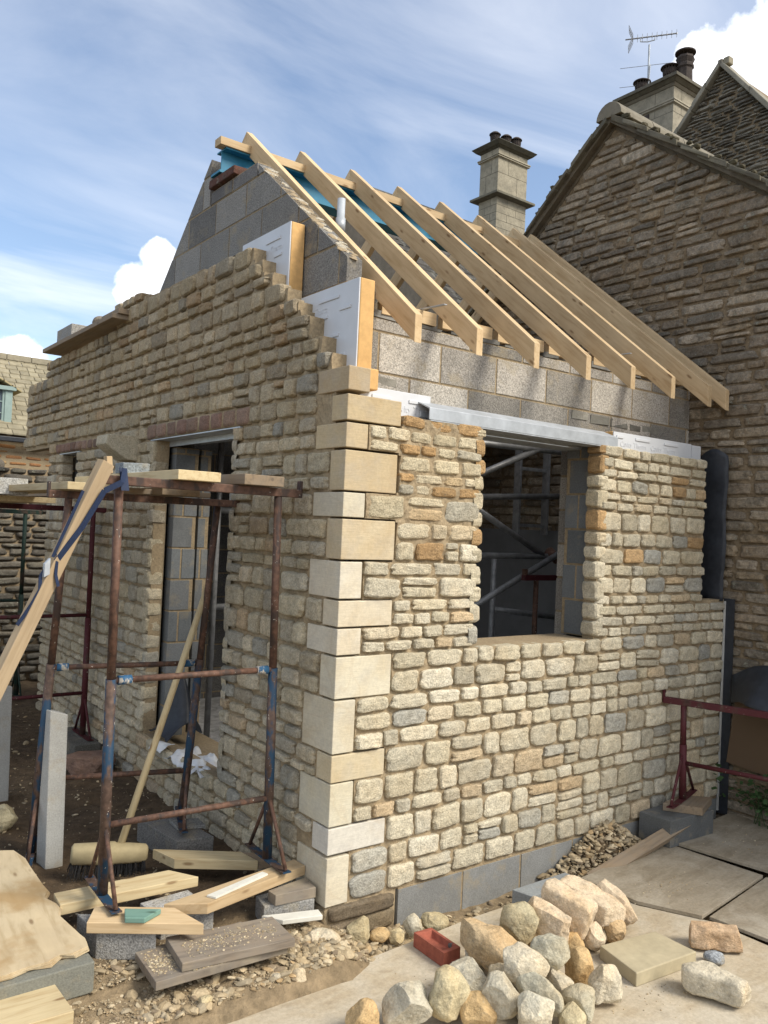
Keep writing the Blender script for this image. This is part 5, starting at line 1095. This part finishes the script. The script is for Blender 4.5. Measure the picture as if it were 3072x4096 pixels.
# =================================================================== the heap of building stones
C_ = dict(tan=(.50, .38, .23), olive=(.44, .385, .25), pink=(.60, .49, .35), grey=(.49, .45, .35), green=(.44, .415, .32), orange=(.52, .37, .19), cream=(.56, .50, .38), yel=(.51, .44, .28), white=(.54, .50, .39), brick=(.52, .38, .25))
HS = 'building stones heaped on the pale plywood'
def stone(c, dims, rz, col, label, ry=0, rx=0, boxy=0, cuts=12, seed=0, group=HS, mat='rock', rough=.02):
    rg = np.random.default_rng(seed+100); v_, f_2 = rock_verts(rg, dims, 5, cuts, boxy, rough)
    v_ = eul(v_, (rx, ry, rz)); q = np.array(C_[col]) if isinstance(col, str) else np.array(col)
    return tag(place_rock(v_, f_2, q, c, mat), label, 'stone', group)
def place_rock(v_, f_2, q, c, mat):
    fr = Matrix.Translation(c); return MB().add(v_+np.array(c), f_2, q).build('building_stone', mat, frame=fr, smooth=False)
for i, s in enumerate(STONES): stone(*s[:5], seed=i*7+1, **(s[5] if len(s) > 5 else {}))
# =================================================================== loose rubble
mb = MB(); rc = np.array([(.42, .34, .22), (.36, .28, .17), (.54, .46, .32), (.29, .25, .18), (.42, .29, .15), (.22, .17, .12)])
def scatter(n, area, size, flat=.6, hf=None, cl=None):
    k = 0
    while k < n:
        x, y = RG.uniform(area[0], area[1]), RG.uniform(area[2], area[3])
        if cl and not cl(x, y): k += .1; continue
        s_ = size[0]+(size[1]-size[0])*RG.random()**2.6
        v_, f_2 = rock_verts(RG, (s_*RG.uniform(.8, 1.8), s_*RG.uniform(.6, 1.2), s_*flat*RG.uniform(.4, 1.1)), 2 if s_ > .016 else 1, 13, 0, .035)
        v_ = eul(v_, (RG.uniform(-.5, .5), RG.uniform(-.5, .5), RG.uniform(0, 6)))
        z = (hf(x, y) if hf else gz(x, y))+s_*.12
        mb.add(v_+np.array([x, y, z]), f_2, (rc[RG.choice(6, p=[.3, .22, .16, .16, .08, .08])]*.7+np.array([.12, .095, .06]))*RG.uniform(.75, 1.15)); k += 1
def off_sheet(x, y): return y > -.31+.03*x and not (x > -.012 and y > -.005)
scatter(9000, (-1.35, .75, -.36, .15), (.003, .018), cl=lambda x, y: off_sheet(x, y))
scatter(950, (-1.35, .75, -.42, .12), (.012, .060), cl=lambda x, y: off_sheet(x, y) and RG.random() < (.35+.65*(x > -1.0)))
scatter(420, (-1.0, .35, -.335, -.21), (.008, .045), cl=off_sheet)
scatter(700, (-.30, .45, -.30, -.02), (.015, .055), cl=off_sheet)
scatter(260, (.3, 1.55, -.25, -.02), (.01, .045), cl=off_sheet)
scatter(900, (-1.15, -.02, .2, 3.4), (.006, .030)); scatter(260, (-1.5, -.02, 3.4, 6.2), (.01, .05)); scatter(150, (-1.3, -.9, -.6, -.3), (.01, .05))
hp_ = lambda x, y: -.19+.24*math.exp(-((x-2.02)**2/.10+(y+.06)**2/.012))+RG.uniform(-.012, .012)
scatter(1500, (1.50, 2.42, -.22, -.01), (.012, .050), hf=hp_)
tag(mb.build('rubble', 'rubble', kind='stuff'), 'loose stone chippings and rubble spread over the ground around the corner')
hv = []; n = 40
for j in range(n+1):
    for i in range(n+1):
        x = 1.40+1.15*i/n; y = -.245+.245*j/n; hv.append((x, y, -.22+.25*math.exp(-((x-2.02)**2/.10+(y+.06)**2/.012))))
tag(MB().add(hv, np.array([(j*(n+1)+i, j*(n+1)+i+1, (j+1)*(n+1)+i+1, (j+1)*(n+1)+i) for j in range(n) for i in range(n)]), (.14, .10, .06)).build('spoil_heap', 'soil', smooth=True, kind='stuff'), 'heap of soil against the block base course')
# crumbs and grit on the boards and sheets
mb = MB()
def crumbs(n, f, size=(.002, .008)):
    for _ in range(n):
        x, y, z = f(); s_ = RG.uniform(*size)*(.6+RG.random()); v_, f_2 = ico(1); v_ = v_*np.array([s_, s_*.8, s_*.5])*RG.uniform(.75, 1.25, v_.shape); mb.add(v_+np.array([x, y, z+s_*.2]), f_2, rc[RG.choice(4)]*RG.uniform(.8, 1.2))
bil = lambda P, z: (lambda: (lambda s_, t: tuple((1-s_)*(1-t)*np.array(P[0])+s_*(1-t)*np.array(P[1])+s_*t*np.array(P[2])+(1-s_)*t*np.array(P[3]))+(z,))(RG.uniform(.08, .92), np.clip(RG.normal(.5, .2), .05, .95)))
crumbs(520, bil([(-.783, .028), (-.312, -.043), (-.328, -.27), (-.81, -.205)], .058), (.001, .0045)); crumbs(420, bil([(-.90, .03), (-.78, .03), (-.80, -.20), (-.915, -.20)], .02), (.001, .005)); crumbs(120, bil([(-.8, -.21), (-.35, -.24), (-.345, -.235), (-.8, -.215)], .02), (.001, .005))
crumbs(130, bil([(-.6, -.4), (1.5, -.35), (1.7, -1.5), (0, -1.5)], -.13), (.001, .0045)); crumbs(110, lambda: (RG.normal(1.9, .12), RG.normal(-.6, .07), -.108), (.001, .005)); crumbs(90, lambda: (RG.normal(1.0, .08), RG.normal(-1.2, .06), -.13), (.001, .004)); crumbs(60, lambda: (RG.normal(.18, .07), RG.normal(-.62, .06), -.13), (.001, .004))
crumbs(60, bil([(2.5, -.2), (3.3, -.15), (3.3, -.8), (2.6, -.75)], -.09), (.001, .005))
tag(mb.build('grit', 'rubble', kind='stuff'), 'fine grit and crumbs scattered over the boards and plywood')
